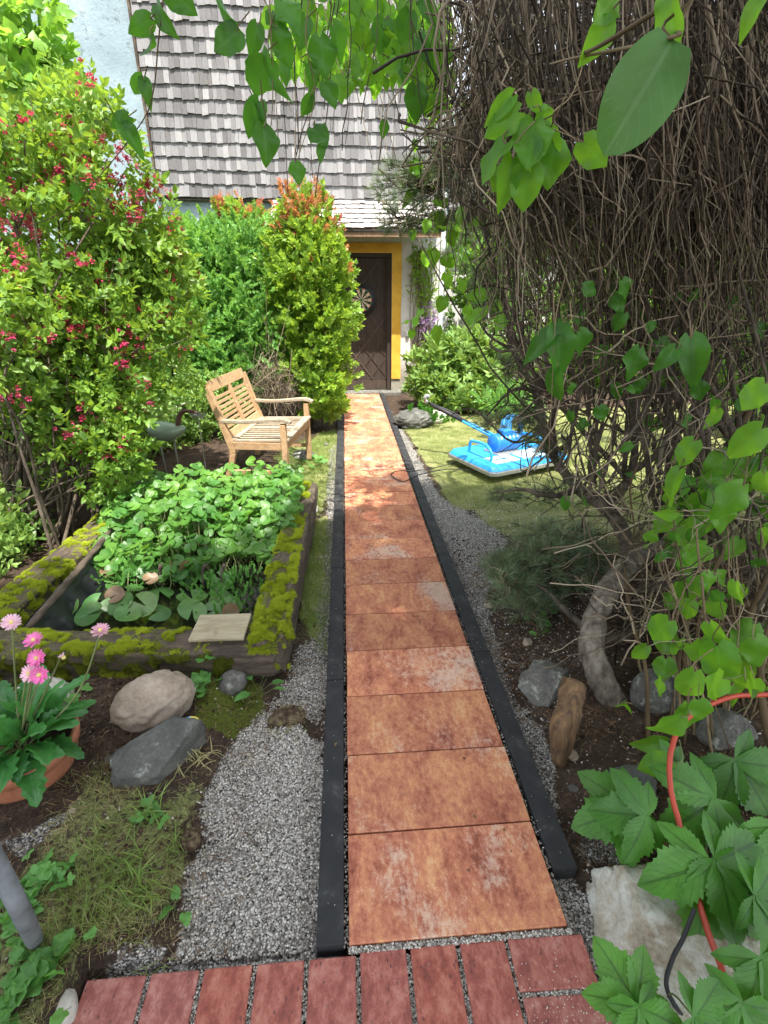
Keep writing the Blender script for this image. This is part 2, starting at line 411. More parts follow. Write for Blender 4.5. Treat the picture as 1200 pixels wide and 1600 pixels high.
def mat_plaster(name, a, b_, c, dark):
    m, t, b = newmat(name); n = N(t); v = n.coord()
    f = n.noise(v, 1.3, 8, .7)
    col = n.ramp(f, [(.3, a), (.5, b_), (.68, c)])
    sp = n.ramp(n.noise(v, 9, 8, .75), [(.56, (0, 0, 0)), (.66, (1, 1, 1))])
    col = n.mix(n.math('MULTIPLY', sp, .75), col, dark)
    z = n('SeparateXYZ', {0: v}).outputs[2]
    damp = n.math('MULTIPLY', n.math('SUBTRACT', 1., n.math('DIVIDE', n.math('ADD', z, n.math('MULTIPLY', f, -.6)), .35), clamp=True), .8)
    col = n.mix(damp, col, (.19, .17, .12))
    t.links.new(col, b.inputs['Base Color']); b.inputs['Roughness'].default_value = .9
    t.links.new(n.bump(n.math('ADD', n.noise(v, 30, 8, .7), n.math('MULTIPLY', sp, -.5)), .5, .015), b.inputs['Normal'])
    return m
MT['plaster'] = mat_plaster('blue_grey_plaster', (.17, .23, .26), (.235, .305, .34), (.34, .39, .40), (.11, .135, .145))
MT['plaster_white'] = mat_plaster('white_plaster', (.5, .49, .45), (.58, .57, .53), (.66, .65, .61), (.36, .34, .3))
def mat_shingle(name, cols, stops2):
    m, t, b = newmat(name); n = N(t); v = n.coord()
    g = n.noise(n.scale(v, (90, 90, 3.5)), 1, 6, .7)
    f = n.math('ADD', n.math('MULTIPLY', n.attr('rnd'), .55), n.math('MULTIPLY', g, .5))
    col = n.ramp(f, [(.15, cols[0]), (.45, cols[1]), (.7, cols[2]), (.95, cols[3])])
    st = n.ramp(n.noise(n.scale(v, (14, 14, 5)), 1, 5, .7), [(.55, (0, 0, 0)), (.72, (1, 1, 1))])
    col = n.mix(n.math('MULTIPLY', st, .5), col, stops2)
    t.links.new(col, b.inputs['Base Color']); b.inputs['Roughness'].default_value = .85
    t.links.new(n.bump(g, .8, .008), b.inputs['Normal'])
    return m
MT['shingle'] = mat_shingle('weathered_shingle', ((.07, .065, .065), (.145, .14, .143), (.215, .208, .21), (.31, .3, .295)), (.13, .10, .08))
MT['shingle_pale'] = mat_shingle('sunbleached_shingle', ((.28, .25, .25), (.38, .35, .34), (.46, .43, .42), (.55, .52, .5)), (.3, .25, .21))
def mat_wood(name, cols, axis=(1, 1, 30), sc=3., rough=.75, dark=None):
    m, t, b = newmat(name); n = N(t); v = n.coord()
    g = n.noise(n.scale(v, axis), sc, 6, .65, .3)
    f = n.math('ADD', n.math('MULTIPLY', g, .8), n.math('MULTIPLY', n.attr('rnd'), .25))
    col = n.ramp(f, [(.3, cols[0]), (.5, cols[1]), (.72, cols[2])])
    if dark:
        st = n.ramp(n.noise(v, 11, 8, .7), [(.53, (0, 0, 0)), (.66, (1, 1, 1))]); col = n.mix(n.math('MULTIPLY', st, .7), col, dark)
    t.links.new(col, b.inputs['Base Color']); b.inputs['Roughness'].default_value = rough
    t.links.new(n.bump(g, .6, .006), b.inputs['Normal'])
    return m
MT['door'] = mat_wood('dark_door_wood', ((.02, .013, .009), (.042, .027, .019), (.085, .056, .04)), (25, 25, 1.5), 2.)
MT['teak'] = mat_wood('teak', ((.24, .14, .065), (.38, .235, .12), (.5, .33, .18)), (6, 6, 6), 4., dark=(.3, .22, .15))
MT['teak_grey'] = mat_wood('bleached_teak', ((.17, .13, .085), (.27, .22, .155), (.37, .31, .23)), (6, 6, 6), 4., dark=(.28, .2, .13))
MT['fence'] = mat_wood('fence_wood', ((.16, .12, .07), (.3, .24, .15), (.45, .37, .24)), (20, 20, 1.5), 2.)

def mat_slab():
    m, t, b = newmat('mottled_terracotta_slab'); n = N(t)
    oi = n('ObjectInfo').outputs['Random']
    v = n.coord()
    off = n('CombineXYZ', {0: n.math('MULTIPLY', oi, 37.), 1: n.math('MULTIPLY', oi, 71.), 2: 0.}).outputs[0]
    v = n('VectorMath', {0: v, 1: off}, operation='ADD').outputs[0]
    vs = n.scale(v, (1.5, .75, 1))
    f1 = n.noise(vs, 5.5, 8, .7, .2); f2 = n.noise(n.scale(v, (1.3, .8, 1)), 38, 8, .82); f3 = n.noise(v, 2.6, 4, .6, .4)
    base = n.ramp(n.math('ADD', n.math('MULTIPLY', f1, .5), n.math('MULTIPLY', f2, .5)),
                  [(.37, (.14, .043, .027)), (.435, (.27, .09, .054)), (.50, (.39, .155, .088)), (.56, (.49, .235, .115)), (.64, (.56, .35, .19))])
    pale = n.ramp(n.math('ADD', n.math('MULTIPLY', f3, .55), n.math('MULTIPLY', f2, .45)), [(.53, (0, 0, 0)), (.60, (1, 1, 1))])
    base = n.mix(n.math('MULTIPLY', pale, .7), base, (.47, .38, .31))
    red = n.ramp(n.noise(n.scale(v, (1, 1, 1), (5, 3, 0)), 5.5, 6, .75), [(.56, (0, 0, 0)), (.7, (1, 1, 1))])
    base = n.mix(n.math('MULTIPLY', red, .6), base, (.20, .045, .025))
    grit = n.noise(v, 420, 3, .7)
    base = n.mix(.5, base, n.ramp(grit, [(.35, (.35, .3, .28)), (.65, (.8, .75, .7))]), 'OVERLAY')
    tint = n.math('MULTIPLY_ADD', oi, .3, .85)
    cc = n('CombineColor', {0: tint, 1: tint, 2: tint}).outputs[0]
    base = n.mix(1., base, cc, 'MULTIPLY')
    t.links.new(base, b.inputs['Base Color']); b.inputs['Roughness'].default_value = .72; b.inputs['Specular IOR Level'].default_value = .35
    t.links.new(n.bump(n.math('ADD', grit, n.math('MULTIPLY', f2, .8)), .35, .002), b.inputs['Normal'])
    return m
MT['slab'] = mat_slab()
def mat_brick():
    m, t, b = newmat('red_brick'); n = N(t)
    oi = n('ObjectInfo').outputs['Random']; v = n.coord()
    off = n('CombineXYZ', {0: n.math('MULTIPLY', oi, 37.), 1: n.math('MULTIPLY', oi, 71.), 2: 0.}).outputs[0]
    v = n('VectorMath', {0: v, 1: off}, operation='ADD').outputs[0]
    f = n.noise(n.scale(v, (1.7, 1., 1)), 16, 8, .78); g = n.noise(v, 260, 4, .7)
    col = n.ramp(f, [(.32, (.13, .038, .032)), (.47, (.27, .08, .06)), (.58, (.38, .15, .115)), (.70, (.43, .25, .2))])
    hue = n.mix(oi, (1., .85, .75), (1., 1.05, 1.12)); col = n.mix(1., col, hue, 'MULTIPLY')
    pit = n.ramp(n('TexVoronoi', {'Vector': n.scale(v, (1, .5, 1)), 'Scale': 75.}).outputs[0], [(.1, (1, 1, 1)), (.22, (0, 0, 0))])
    pit = n.math('MULTIPLY', pit, n.ramp(n.noise(v, 14, 3), [(.45, (0, 0, 0)), (.6, (1, 1, 1))]))
    col = n.mix(n.math('MULTIPLY', pit, .8), col, (.06, .03, .03))
    ef = n.ramp(n.noise(v, 9, 8, .8), [(.6, (0, 0, 0)), (.72, (1, 1, 1))])
    col = n.mix(n.math('MULTIPLY', ef, .5), col, (.5, .4, .36))
    t.links.new(col, b.inputs['Base Color']); b.inputs['Roughness'].default_value = .8
    t.links.new(n.bump(n.math('ADD', n.math('MULTIPLY', f, 1.), n.math('MULTIPLY_ADD', pit, -1., n.math('MULTIPLY', g, .4))), .55, .004), b.inputs['Normal'])
    return m
MT['brick'] = mat_brick()
MT['kerb'] = noisemat('anthracite_concrete', [(.3, (.017, .0175, .019)), (.5, (.024, .0245, .026)), (.6, (.034, .034, .035)), (.74, (.11, .105, .095))], 9, .75, .35, .003, 260)

def mat_ground():
    m, t, b = newmat('garden_ground'); n = N(t); v = n.coord()
    g = n.attr('gravel'); gr = n.attr('grassy'); ms = n.attr('mossy')
    vo = n('TexVoronoi', {'Vector': v, 'Scale': 170.}); cell = n('SeparateColor', {0: vo.outputs['Color']}).outputs[0]
    gcol = n.ramp(cell, [(0, (.06, .055, .05)), (.35, (.2, .185, .165)), (.7, (.36, .34, .31)), (1, (.62, .6, .56))])
    gcol = n.mix(n.ramp(vo.outputs['Distance'], [(.45, (0, 0, 0)), (.8, (1, 1, 1))]), gcol, (.03, .028, .025))
    s1 = n.noise(v, 11, 8, .75); s2 = n.noise(v, 90, 6, .75)
    scol = n.ramp(n.math('ADD', n.math('MULTIPLY', s1, .5), n.math('MULTIPLY', s2, .5)), [(.35, (.018, .012, .009)), (.5, (.05, .034, .024)), (.62, (.11, .078, .055)), (.7, (.3, .25, .19))])
    lcol = n.ramp(n.math('ADD', n.math('MULTIPLY', n.noise(v, 4, 6, .7), .4), n.math('MULTIPLY', n.noise(v, 150, 5, .8), .6)), [(.36, (.045, .045, .018)), (.45, (.10, .12, .035)), (.54, (.22, .23, .09)), (.64, (.4, .38, .24))])
    mcol = n.ramp(s2, [(.35, (.03, .04, .008)), (.6, (.1, .12, .018))])
    h = n.noise(v, 45, 5, .7)
    def edge(a): return n.ramp(n.math('ADD', a, n.math('MULTIPLY', n.math('SUBTRACT', h, .5), .9)), [(.42, (0, 0, 0)), (.55, (1, 1, 1))])
    eg = edge(g)
    col = n.mix(edge(gr), scol, lcol); col = n.mix(edge(ms), col, mcol); col = n.mix(eg, col, gcol)
    t.links.new(col, b.inputs['Base Color']); b.inputs['Roughness'].default_value = .95; b.inputs['Specular IOR Level'].default_value = .15
    hh = n.mix(eg, s2, n.math('SUBTRACT', 1., vo.outputs['Distance']))
    t.links.new(n.bump(hh, .9, .008), b.inputs['Normal'])
    return m
MT['ground'] = mat_ground()
def mat_pebble():
    m, t, b = newmat('pebble_stone'); n = N(t)
    col = n.ramp(n.attr('rnd'), [(0, (.12, .105, .09)), (.2, (.22, .195, .165)), (.45, (.36, .33, .285)), (.62, (.47, .44, .39)), (.75, (.62, .59, .53))])
    t.links.new(col, b.inputs['Base Color']); b.inputs['Roughness'].default_value = .75; return m
MT['pebble'] = mat_pebble()
MT['pebble_dirt'] = noisemat('soil_crumb', [(.2, (.02, .013, .009)), (.5, (.06, .04, .028)), (.8, (.14, .1, .07))], 30, .95, .3, .003, 90, rndmix=.6, spec=.1)
def mat_rock(name, stops, sc=4, lich=None, lth=(.58, .66), bump=.6, rough=.85, moss=None):
    m, t, b = newmat(name); n = N(t); v = n.coord()
    f = n.noise(v, sc, 9, .68, .3); g = n.noise(v, sc * 14, 6, .75)
    col = n.ramp(n.math('ADD', n.math('MULTIPLY', f, .6), n.math('MULTIPLY', g, .4)), stops)
    if lich:
        l = n.ramp(n.noise(n.scale(v, (1, 1, 1), (3, 1, 8)), sc * 2.2, 9, .72), [(lth[0], (0, 0, 0)), (lth[1], (1, 1, 1))]); col = n.mix(n.math('MULTIPLY', l, .85), col, lich)
    if moss:
        nz = n('SeparateXYZ', {0: n('NewGeometry').outputs['Normal']}).outputs[2]
        q = n.ramp(n.math('ADD', n.math('MULTIPLY', nz, moss[1]), f), [(moss[2], (0, 0, 0)), (moss[2] + .1, (1, 1, 1))]); col = n.mix(q, col, moss[0])
    t.links.new(col, b.inputs['Base Color']); b.inputs['Roughness'].default_value = rough
    t.links.new(n.bump(n.math('ADD', g, n.math('MULTIPLY', f, 1.2)), bump, .012), b.inputs['Normal'])
    return m
MT['boulder'] = mat_rock('tan_boulder', [(.35, (.19, .14, .1)), (.5, (.3, .24, .18)), (.62, (.4, .33, .26))], 5, (.46, .42, .35), (.6, .75), .35)
MT['dark_rock'] = mat_rock('dark_grey_rock', [(.35, (.04, .04, .035)), (.5, (.085, .085, .075)), (.64, (.18, .175, .15))], 6, (.3, .31, .27), (.6, .68), .7)
MT['grey_rock'] = mat_rock('grey_rock', [(.35, (.045, .043, .038)), (.5, (.11, .105, .092)), (.64, (.22, .21, .18))], 6, (.38, .39, .33), (.55, .63), .8)
MT['pale_rock'] = mat_rock('pale_lichened_rock', [(.36, (.2, .15, .1)), (.46, (.36, .3, .22)), (.58, (.5, .46, .37))], 5, (.62, .62, .56), (.48, .6), .7)
MT['light_stone'] = mat_rock('light_stone', [(.35, (.34, .31, .26)), (.5, (.46, .43, .37)), (.62, (.58, .55, .49))], 5, (.66, .64, .58), (.58, .7), .35)
MT['brown_stone'] = mat_rock('brown_stone', [(.35, (.1, .05, .03)), (.5, (.2, .11, .07)), (.62, (.3, .2, .14))], 6, None, bump=.4)
MT['log'] = mat_wood('rotten_log', ((.035, .025, .017), (.1, .075, .052), (.24, .2, .155)), (4, 22, 22), 2., .9, dark=(.03, .022, .015))
MT['log_y'] = mat_wood('rotten_log_lengthwise', ((.035, .025, .017), (.1, .075, .052), (.24, .2, .155)), (22, 4, 22), 2., .9, dark=(.03, .022, .015))
MT['plank'] = mat_wood('weathered_plank', ((.2, .16, .09), (.33, .28, .18), (.42, .37, .26)), (3, 18, 18), 2., .8, dark=(.2, .13, .07))
MT['stump'] = mat_wood('split_wood', ((.06, .035, .018), (.19, .11, .05), (.36, .23, .12)), (18, 18, 2), 2., .85)
MT['terracotta'] = mat_rock('terracotta', [(.35, (.22, .075, .035)), (.5, (.33, .12, .06)), (.64, (.42, .18, .1))], 7, (.42, .26, .18), (.6, .75), .2, .75)

# ============================================================ GROUND
def sdist(P, poly):
    """signed distance to polygon, negative inside"""
    P = P[:, :2]; poly = np.asarray(poly)[:, :2]; n = len(poly)
    d = np.full(len(P), 1e9); ins = np.zeros(len(P), bool)
    for i in range(n):
        a = poly[i]; b = poly[(i + 1) % n]; e = b - a; w_ = P - a
        t = np.clip((w_ @ e) / (e @ e + 1e-12), 0, 1)
        d = np.minimum(d, np.linalg.norm(w_ - t[:, None] * e, axis=1))
        c = (a[1] <= P[:, 1]) != (b[1] <= P[:, 1])
        xx = a[0] + (P[:, 1] - a[1]) * e[0] / (e[1] if abs(e[1]) > 1e-12 else 1e-12)
        ins ^= c & (P[:, 0] < xx)
    return np.where(ins, -d, d)
def gp(*px): return [G(*p) for p in px]
GRAVEL = [
    (gp((262, 1516), (285, 1400), (312, 1300), (328, 1210), (372, 1135), (425, 1104), (508, 1150), (525, 1516)), 1.),
    (gp((450, 1090), (520, 1090), (524, 960), (526, 800), (527, 680), (512, 700), (506, 800), (500, 900), (488, 985), (455, 1015)), .62),
    (gp((605, 625), (645, 690), (690, 770), (760, 812), (800, 850), (765, 930), (780, 980), (800, 1060), (840, 1120), (880, 1200), (890, 1310), (862, 1310)), .66),
    ([(.32, .16), (.36, .16), (.46, .0), (.40, -.3), (.30, -.3)], 1.),
    (gp((130, 1535), (190, 1490), (258, 1472), (262, 1516)), .9),
    ([(.42, .2), (.60, .45), (.62, .2), (.55, .1)], .55),
    ([(.4, .3), (.75, .9), (1.2, 1.3), (1.7, 2.4), (1.2, 3.2), (.4, 3)], .38),
    (gp((0, 1330), (60, 1300), (130, 1250), (120, 1290), (30, 1360)), .6),
]
GRASS = [
    (gp((0, 1420), (50, 1350), (120, 1240), (165, 1190), (250, 1250), (330, 1190), (318, 1250), (290, 1380), (262, 1460), (150, 1500), (115, 1560), (60, 1640), (-60, 1640)), .52),
    (gp((462, 880), (500, 800), (516, 800), (513, 1010), (487, 990), (468, 950)), 1.),
    (gp((430, 720), (470, 690), (532, 660), (524, 730), (500, 800), (480, 790)), 1.),
    ([(.56, 2.9), (.52, 4.2), (.47, 5.6), (.8, 6.3), (3, 6.6), (7, 7), (14, 9), (14, 2.6), (4, 2.4), (1.6, 2.7)], .66),
    ([(.75, 3.4), (.7, 2.6), (.9, 2.1), (1.5, 1.9), (3, 2.2), (4, 3.4)], .6),
    ([(-14, 8), (-14, -4), (-4.5, -3), (-4., 3), (-4., 8)], .9),
]
MOSSY = [(gp((300, 1050), (400, 1040), (410, 1090), (385, 1150), (310, 1140)), 1.), (gp((0, 1060), (30, 1080), (20, 1160), (0, 1180)), 1.),
         (gp((420, 1105), (480, 1100), (500, 1150), (450, 1175), (410, 1150)), .6)]
POND = np.array([(-1.99, 1.25), (-.72, 1.2), (-.64, 2.9), (-1.9, 2.85)])
def weights(P, regs, soft=.05):
    o = np.zeros(len(P))
    for poly, wt in regs: o = np.maximum(o, wt * (1 - smooth(-soft, soft, sdist(P, poly) + (fbm(P, 9, 3) - .5) * .09)))
    return o
GRAVEL.append((gp((420, 1110), (505, 1130), (515, 1060), (470, 1040), (430, 1060)), .6))
def ground_z(P):
    x, y = P[:, 0], P[:, 1]
    z = -.032 + (fbm(P, 2.5, 5) - .5) * .03 + (fbm(P, 16, 9) - .5) * .022
    bed = sdist(P, GRAVEL[0][0]); z = np.where(bed < .05, z * 0 - .035 + (fbm(P, 6, 1) - .5) * .012, z)
    bank = (1 - smooth(-.93, -.72, x)) * smooth(-.02, .05, bed); z = z + bank * (.045 + .04 * (fbm(P, 5, 12)))
    clod = np.exp(-((x + .555) ** 2 + (y - .78) ** 2) / .006) * .05; z = z + clod
    z = z + smooth(.42, 1.0, x) * (1 - smooth(1.6, 3.5, y)) * .10 * smooth(-.3, .4, y)
    dp = sdist(P, POND); z = z - (1 - smooth(-.06, .02, dp)) * .16
    path = smooth(.40, .47, np.abs(x + .0)); inp = (y > -.02) & (y < 8.3)
    z = np.where(inp, z * path + (-.045) * (1 - path), z)
    br = (y < 0.01) & (y > -.32) & (x > -1.0) & (x < .32); z = np.where(br, -.05, z)
    far = smooth(6, 9, np.hypot(x, y - 3)); z = z * (1 - far) + (-.05) * far
    return z
def axis(lo, hi, st, outs):
    a = np.arange(lo, hi + 1e-6, st); return np.concatenate([lo - np.array(outs)[::-1], a, hi + np.array(outs)])
outs = [.1, .3, .7, 1.3, 2.2, 3.6, 6, 10, 17, 30, 55, 100, 200]
gx = axis(-3.2, 3.2, .022, outs); gy = axis(-.5, 7.2, .025, outs)
XX, YY = np.meshgrid(gx, gy, indexing='xy'); P = np.stack([XX.ravel(), YY.ravel(), 0 * XX.ravel()], -1)
P[:, 2] = ground_z(P)
ni, nj = len(gy), len(gx); idx = np.arange(ni * nj).reshape(ni, nj)
Q = np.stack([idx[:-1, :-1], idx[:-1, 1:], idx[1:, 1:], idx[1:, :-1]], -1).reshape(-1, 4)
gm = M().add(P, Q)
ground = gm.build('ground', MT['ground'], kind='structure')
for nm, regs in (('gravel', GRAVEL), ('grassy', GRASS), ('mossy', MOSSY)):
    a = ground.data.attributes.new(nm, 'FLOAT', 'POINT'); a.data.foreach_set('value', weights(P, regs).astype(np.float32))
gxs, gys, gz = gx, gy, P[:, 2].reshape(ni, nj)
def zat(P):
    P = np.atleast_2d(P); return ground_z(np.hstack([P[:, :2], np.zeros((len(P), 1))]))

# loose pebbles
ico = bmesh.new(); bmesh.ops.create_icosphere(ico, subdivisions=1, radius=1)
IV = np.array([v.co[:] for v in ico.verts]); IF = np.array([[v.index for v in f.verts] for f in ico.faces]); ico.free()
PEB = (IV * (1, .78, .6), [IF], np.zeros((12, 2)), np.zeros(12))
def pebbles(name, n, xr, yr, wf, s0, s1, mat, label, zoff=0.):
    P = np.stack([rs.uniform(*xr, n), rs.uniform(*yr, n)], -1)
    P = P[rs.rand(n) < wf(P)]
    P = P[~((P[:, 0] > -.392) & (P[:, 0] < .39) & (P[:, 1] > 0) & (P[:, 1] < 8.2) & ~((P[:, 0] > .305) & (P[:, 1] < .14)))]
    P = P[~((P[:, 0] > -.98) & (P[:, 0] < .31) & (P[:, 1] < -.012))]
    s = rs.uniform(s0, s1, len(P))
    m = M(); scatter(m, PEB, np.hstack([P, (zat(P) + s * .25 + zoff)[:, None]]), rotm(rs.uniform(0, 6.3, len(P)), rs.normal(0, .4, len(P)), rs.normal(0, .4, len(P))), s, rs.rand(len(P)))
    return m.build(name, mat, kind='stuff', label=label, cat='gravel')
def wg(P):
    P3 = np.hstack([P, np.zeros((len(P), 1))]); v = weights(P3, GRAVEL, .03); return v ** 1.5
pebbles('gravel', 26000, (-1.0, -.38), (-.02, 1.15), wg, .0026, .0052, MT['pebble'], 'fine grey and white gravel in the open bed beside the left kerb')
pebbles('gravel', 30000, (-.62, 1.3), (-.3, 5.5), wg, .003, .0065, MT['pebble'], 'pale loose gravel scattered along both kerbs and over the soil')
pebbles('gravel', 8000, (-1.6, 1.7), (-.3, 3.2), lambda P: (.35 + .65 * (P[:, 0] > .4)) * (np.abs(P[:, 0]) > .4), .0015, .0055, MT['pebble'], 'stray pale pebbles lying on the bare soil')
pebbles('soil', 9000, (-1.6, 1.9), (-.3, 2.4), lambda P: (1 - wg(P)) * smooth(.4, .7, fbm(np.hstack([P, P[:, :1] * 0]), 4, 2)), .003, .011, MT['pebble_dirt'], 'dark crumbs of soil between the stones')

# ============================================================ PATH
def ordinal(i):
    return ['nearest', 'second', 'third', 'fourth', 'fifth', 'sixth', 'seventh', 'eighth', 'ninth', 'tenth', 'eleventh', 'twelfth', 'thirteenth', 'fourteenth', 'fifteenth', 'sixteenth', 'seventeenth',
            'eighteenth', 'nineteenth', 'twentieth', 'twenty-first', 'twenty-second', 'twenty-third', 'twenty-fourth', 'twenty-fifth', 'twenty-sixth', 'farthest'][i]
bed = M(); box(bed, (0, 4.05, -.052), (.622, 8.12, .03)); bed.build('path', MT['pebble_dirt'], kind='structure')
def slab_mesh(w_, l_, h_, mat, name):
    m = M(); box(m, (0, 0, -h_ / 2), (w_, l_, h_)); return m.mesh(name, mat, False)
sm = slab_mesh(.6, .2945, .035, MT['slab'], 'slab')
for i in range(27):
    o = bpy.data.objects.new('paving_slab', sm); C.objects.link(o); bevel(o, .0025, 2)
    o.location = (rs.uniform(-.002, .002), .15 + i * .3, rs.uniform(-.0022, .0018)); o.rotation_euler = (rs.uniform(-.004, .004), rs.uniform(-.0025, .0025), rs.uniform(-.0025, .0025))
    extra = {0: 'with a pale worn patch, beside the red bricks', 26: 'touching the door threshold'}.get(i, 'counted from the red brick edge')
    tag(o, '%s mottled terracotta paving slab of the path %s' % (ordinal(i), extra), 'paving slab', 'terracotta slabs of the garden path')
km = slab_mesh(.074, .995, .08, MT['kerb'], 'kerb')
for side, x0, y0, n in (('left', -.352, 0, 8), ('right', .352, .14, 8)):
    for i in range(n):
        L = 1.0; o = bpy.data.objects.new('kerb_stone', km); C.objects.link(o); bevel(o, .0022, 2)
        o.location = (x0 + (rs.uniform(-.0015, .0015) if side == 'left' else .0), y0 + .5 + i * 1.0, .006 + rs.uniform(-.0015, .0015)); o.rotation_euler = (0, 0, rs.uniform(-.0012, .0012))
        tag(o, '%s anthracite kerb stone in the row on the %s side of the path' % ('farthest' if i == n - 1 else ordinal(i), side), 'kerb stone', 'dark kerb stones edging the %s of the path' % side)
# gravel in the gaps between slabs and kerbs
m = M(); n = 2400
xx = np.where(rs.rand(n) < .5, -.3075, .3075) + rs.uniform(-.006, .006, n); yy = 8.1 * rs.rand(n) ** 1.5
scatter(m, PEB, np.stack([xx, yy, rs.uniform(-.012, -.003, n)], -1), rotm(rs.uniform(0, 6, n), 0, 0), rs.uniform(.002, .0042, n), rs.rand(n) * .55)
n = 1500; xx = rs.uniform(-.3, .31, n); scatter(m, PEB, np.stack([xx, -.0075 + rs.uniform(-.007, .006, n) , rs.uniform(-.014, -.002, n)], -1), rotm(rs.uniform(0, 6, n), 0, 0), rs.uniform(.002, .0045, n), rs.rand(n))
m.build('joint_gravel', MT['pebble'], kind='stuff', label='dark grit filling the narrow gaps between slabs and kerbs', cat='grit')
# bricks
bx_ = [-.972, -.812, -.677, -.543, -.409, -.276, -.142, -.008]
bn = 0
for i, x in enumerate(bx_):
    wdt = (.148 if i == 0 else .121)
    yl = -.006 - .0 * i
    o = bpy.data.objects.new('brick', slab_mesh(wdt, .245, .06, MT['brick'], 'brick')); C.objects.link(o); bevel(o, .004, 2)
    yo = -.018 if x < -.4 else -.012
    o.location = (x + wdt / 2 + .004, yo - .1225, -.008 + rs.uniform(-.002, .002)); o.rotation_euler = (0, 0, rs.uniform(-.006, .006))
    tag(o, '%s red brick from the left in the brick strip' % ['widest', 'second', 'third', 'fourth', 'fifth', 'sixth', 'seventh', 'eighth'][i] + (' at its very end' if i == 0 else ''), 'brick', 'red bricks across the path end')
for j, (yy_, lab) in enumerate(((-.07, 'crosswise red brick with white specks at the right end of the strip'), (-.195, 'crosswise red brick crusted with pale mortar, cut by the bottom of the picture'))):
    o = bpy.data.objects.new('brick', slab_mesh(.205, .114, .06, MT['brick'], 'brick')); C.objects.link(o); bevel(o, .004, 2)
    o.location = (.129 + .1, yy_, -.008); o.rotation_euler = (0, 0, -.03); tag(o, lab, 'brick', 'red bricks across the path end')
m = M(); box(m, (-.33, -.145, -.045), (1.3, .27, .03)); m.build('brick_bedding', MT['pebble_dirt'], kind='structure')
m = M(); n = 3800; xs_ = np.array(bx_[1:] + [.126]); xx = xs_[rs.randint(0, len(xs_), n)] + rs.uniform(-.0075, .0085, n) - .002
scatter(m, PEB, np.stack([xx, rs.uniform(-.26, -.02, n), rs.uniform(-.022, -.012, n)], -1), rotm(rs.uniform(0, 6, n), 0, 0), rs.uniform(.002, .004, n), rs.rand(n) * .8)
n = 500; scatter(m, PEB, np.stack([rs.uniform(.13, .33, n), -.132 + rs.uniform(-.006, .006, n), rs.uniform(-.02, -.012, n)], -1), rotm(rs.uniform(0, 6, n), 0, 0), rs.uniform(.002, .004, n), rs.rand(n))
n = 130; scatter(m, PEB, np.stack([rs.normal(.22, .07, n), rs.normal(-.17, .05, n), np.full(n, -.006)], -1), rotm(rs.uniform(0, 6, n), 0, 0), rs.uniform(.0008, .002, n), np.full(n, .98))
m.build('brick_joint_gravel', MT['pebble'], kind='stuff', label='pale grit in the joints of the red brick strip', cat='grit')

# grass
BL = (np.array([[-.04, 0, 0], [.04, 0, 0], [-.03, .45, -.02], [.03, .45, -.02], [0, 1, -.25]], float), [np.array([[2, 3, 4]]), np.array([[0, 1, 3, 2]])], np.array([[-1, 0], [1, 0], [-1, .5], [1, .5], [0, 1]], float), np.zeros(5))
def grass(name, n, xr, yr, wf, h0, h1, mat, label, tilt=.5, wd=1.):
    P = np.stack([rs.uniform(*xr, n), rs.uniform(*yr, n)], -1); P = P[rs.rand(n) < wf(P)]
    P = P[(np.abs(P[:, 0]) > .395) | (P[:, 1] < 0)]; P = P[~((P[:, 0] > -.985) & (P[:, 0] < .33) & (P[:, 1] < 0))]; n = len(P)
    d = np.stack([rs.normal(0, tilt, n), rs.normal(0, tilt, n), np.ones(n)], -1)
    h = rs.uniform(h0, h1, n); m = M()
    scatter(m, BL, np.hstack([P, zat(P)[:, None] - .002]), align(d, rs.uniform(0, 6.3, n)), np.stack([np.maximum(h * .5, .025) * wd, h, h], -1))
    return m.build(name, mat, kind='stuff', label=label, cat='grass')
def wgr(P, i): return weights(np.hstack([P, P[:, :1] * 0]), [GRASS[i]], .06)
clump = lambda P, s=7, a=.42: smooth(a, a + .2, fbm(np.hstack([P, P[:, :1] * 0]), s, 4))
grass('grass', 26000, (-1.6, -.6), (-.25, .85), lambda P: 1.6 * wgr(P, 0) * (.15 + .85 * clump(P)), .02, .055, MT['grass_dry'], 'dry matted grass on the bank left of the gravel bed', 1.3, .7)
grass('grass', 5000, (-1.1, -.72), (-.02, .85), lambda P: 1.8 * wgr(P, 0) * clump(P, 6, .5), .04, .09, MT['grass'], 'long fresh grass tufts hanging over the gravel bed', .8, .6)
grass('grass', 11000, (-.75, -.39), (1.0, 2.8), lambda P: wgr(P, 1), .02, .06, MT['grass'], 'short green grass between the mossy sleeper and the left kerb', .6)
grass('grass', 14000, (-1.1, -.39), (2.6, 5.5), lambda P: wgr(P, 2), .03, .07, MT['grass'], 'sunlit green grass in front of the bench', .6)
grass('lawn', 90000, (.4, 5), (2.2, 7.2), lambda P: wgr(P, 3) * (.35 + .65 * clump(P, 3, .35)), .015, .04, MT['grass_dry'], 'short yellow green mown lawn under the blue machine', .9)
grass('lawn', 50000, (.45, 2.9), (2.6, 5.6), lambda P: 1.3 * wgr(P, 3) * (.2 + .8 * clump(P, 5, .4)), .025, .055, MT['grass'], 'lighter taller grass blades of the near lawn beside the kerb', .7, .7)
grass('lawn', 22000, (.4, 5), (2.2, 7.2), lambda P: wgr(P, 3) * clump(P, 2.5, .45), .02, .05, MT['grass'], 'fresher green patches in the short lawn', .7)

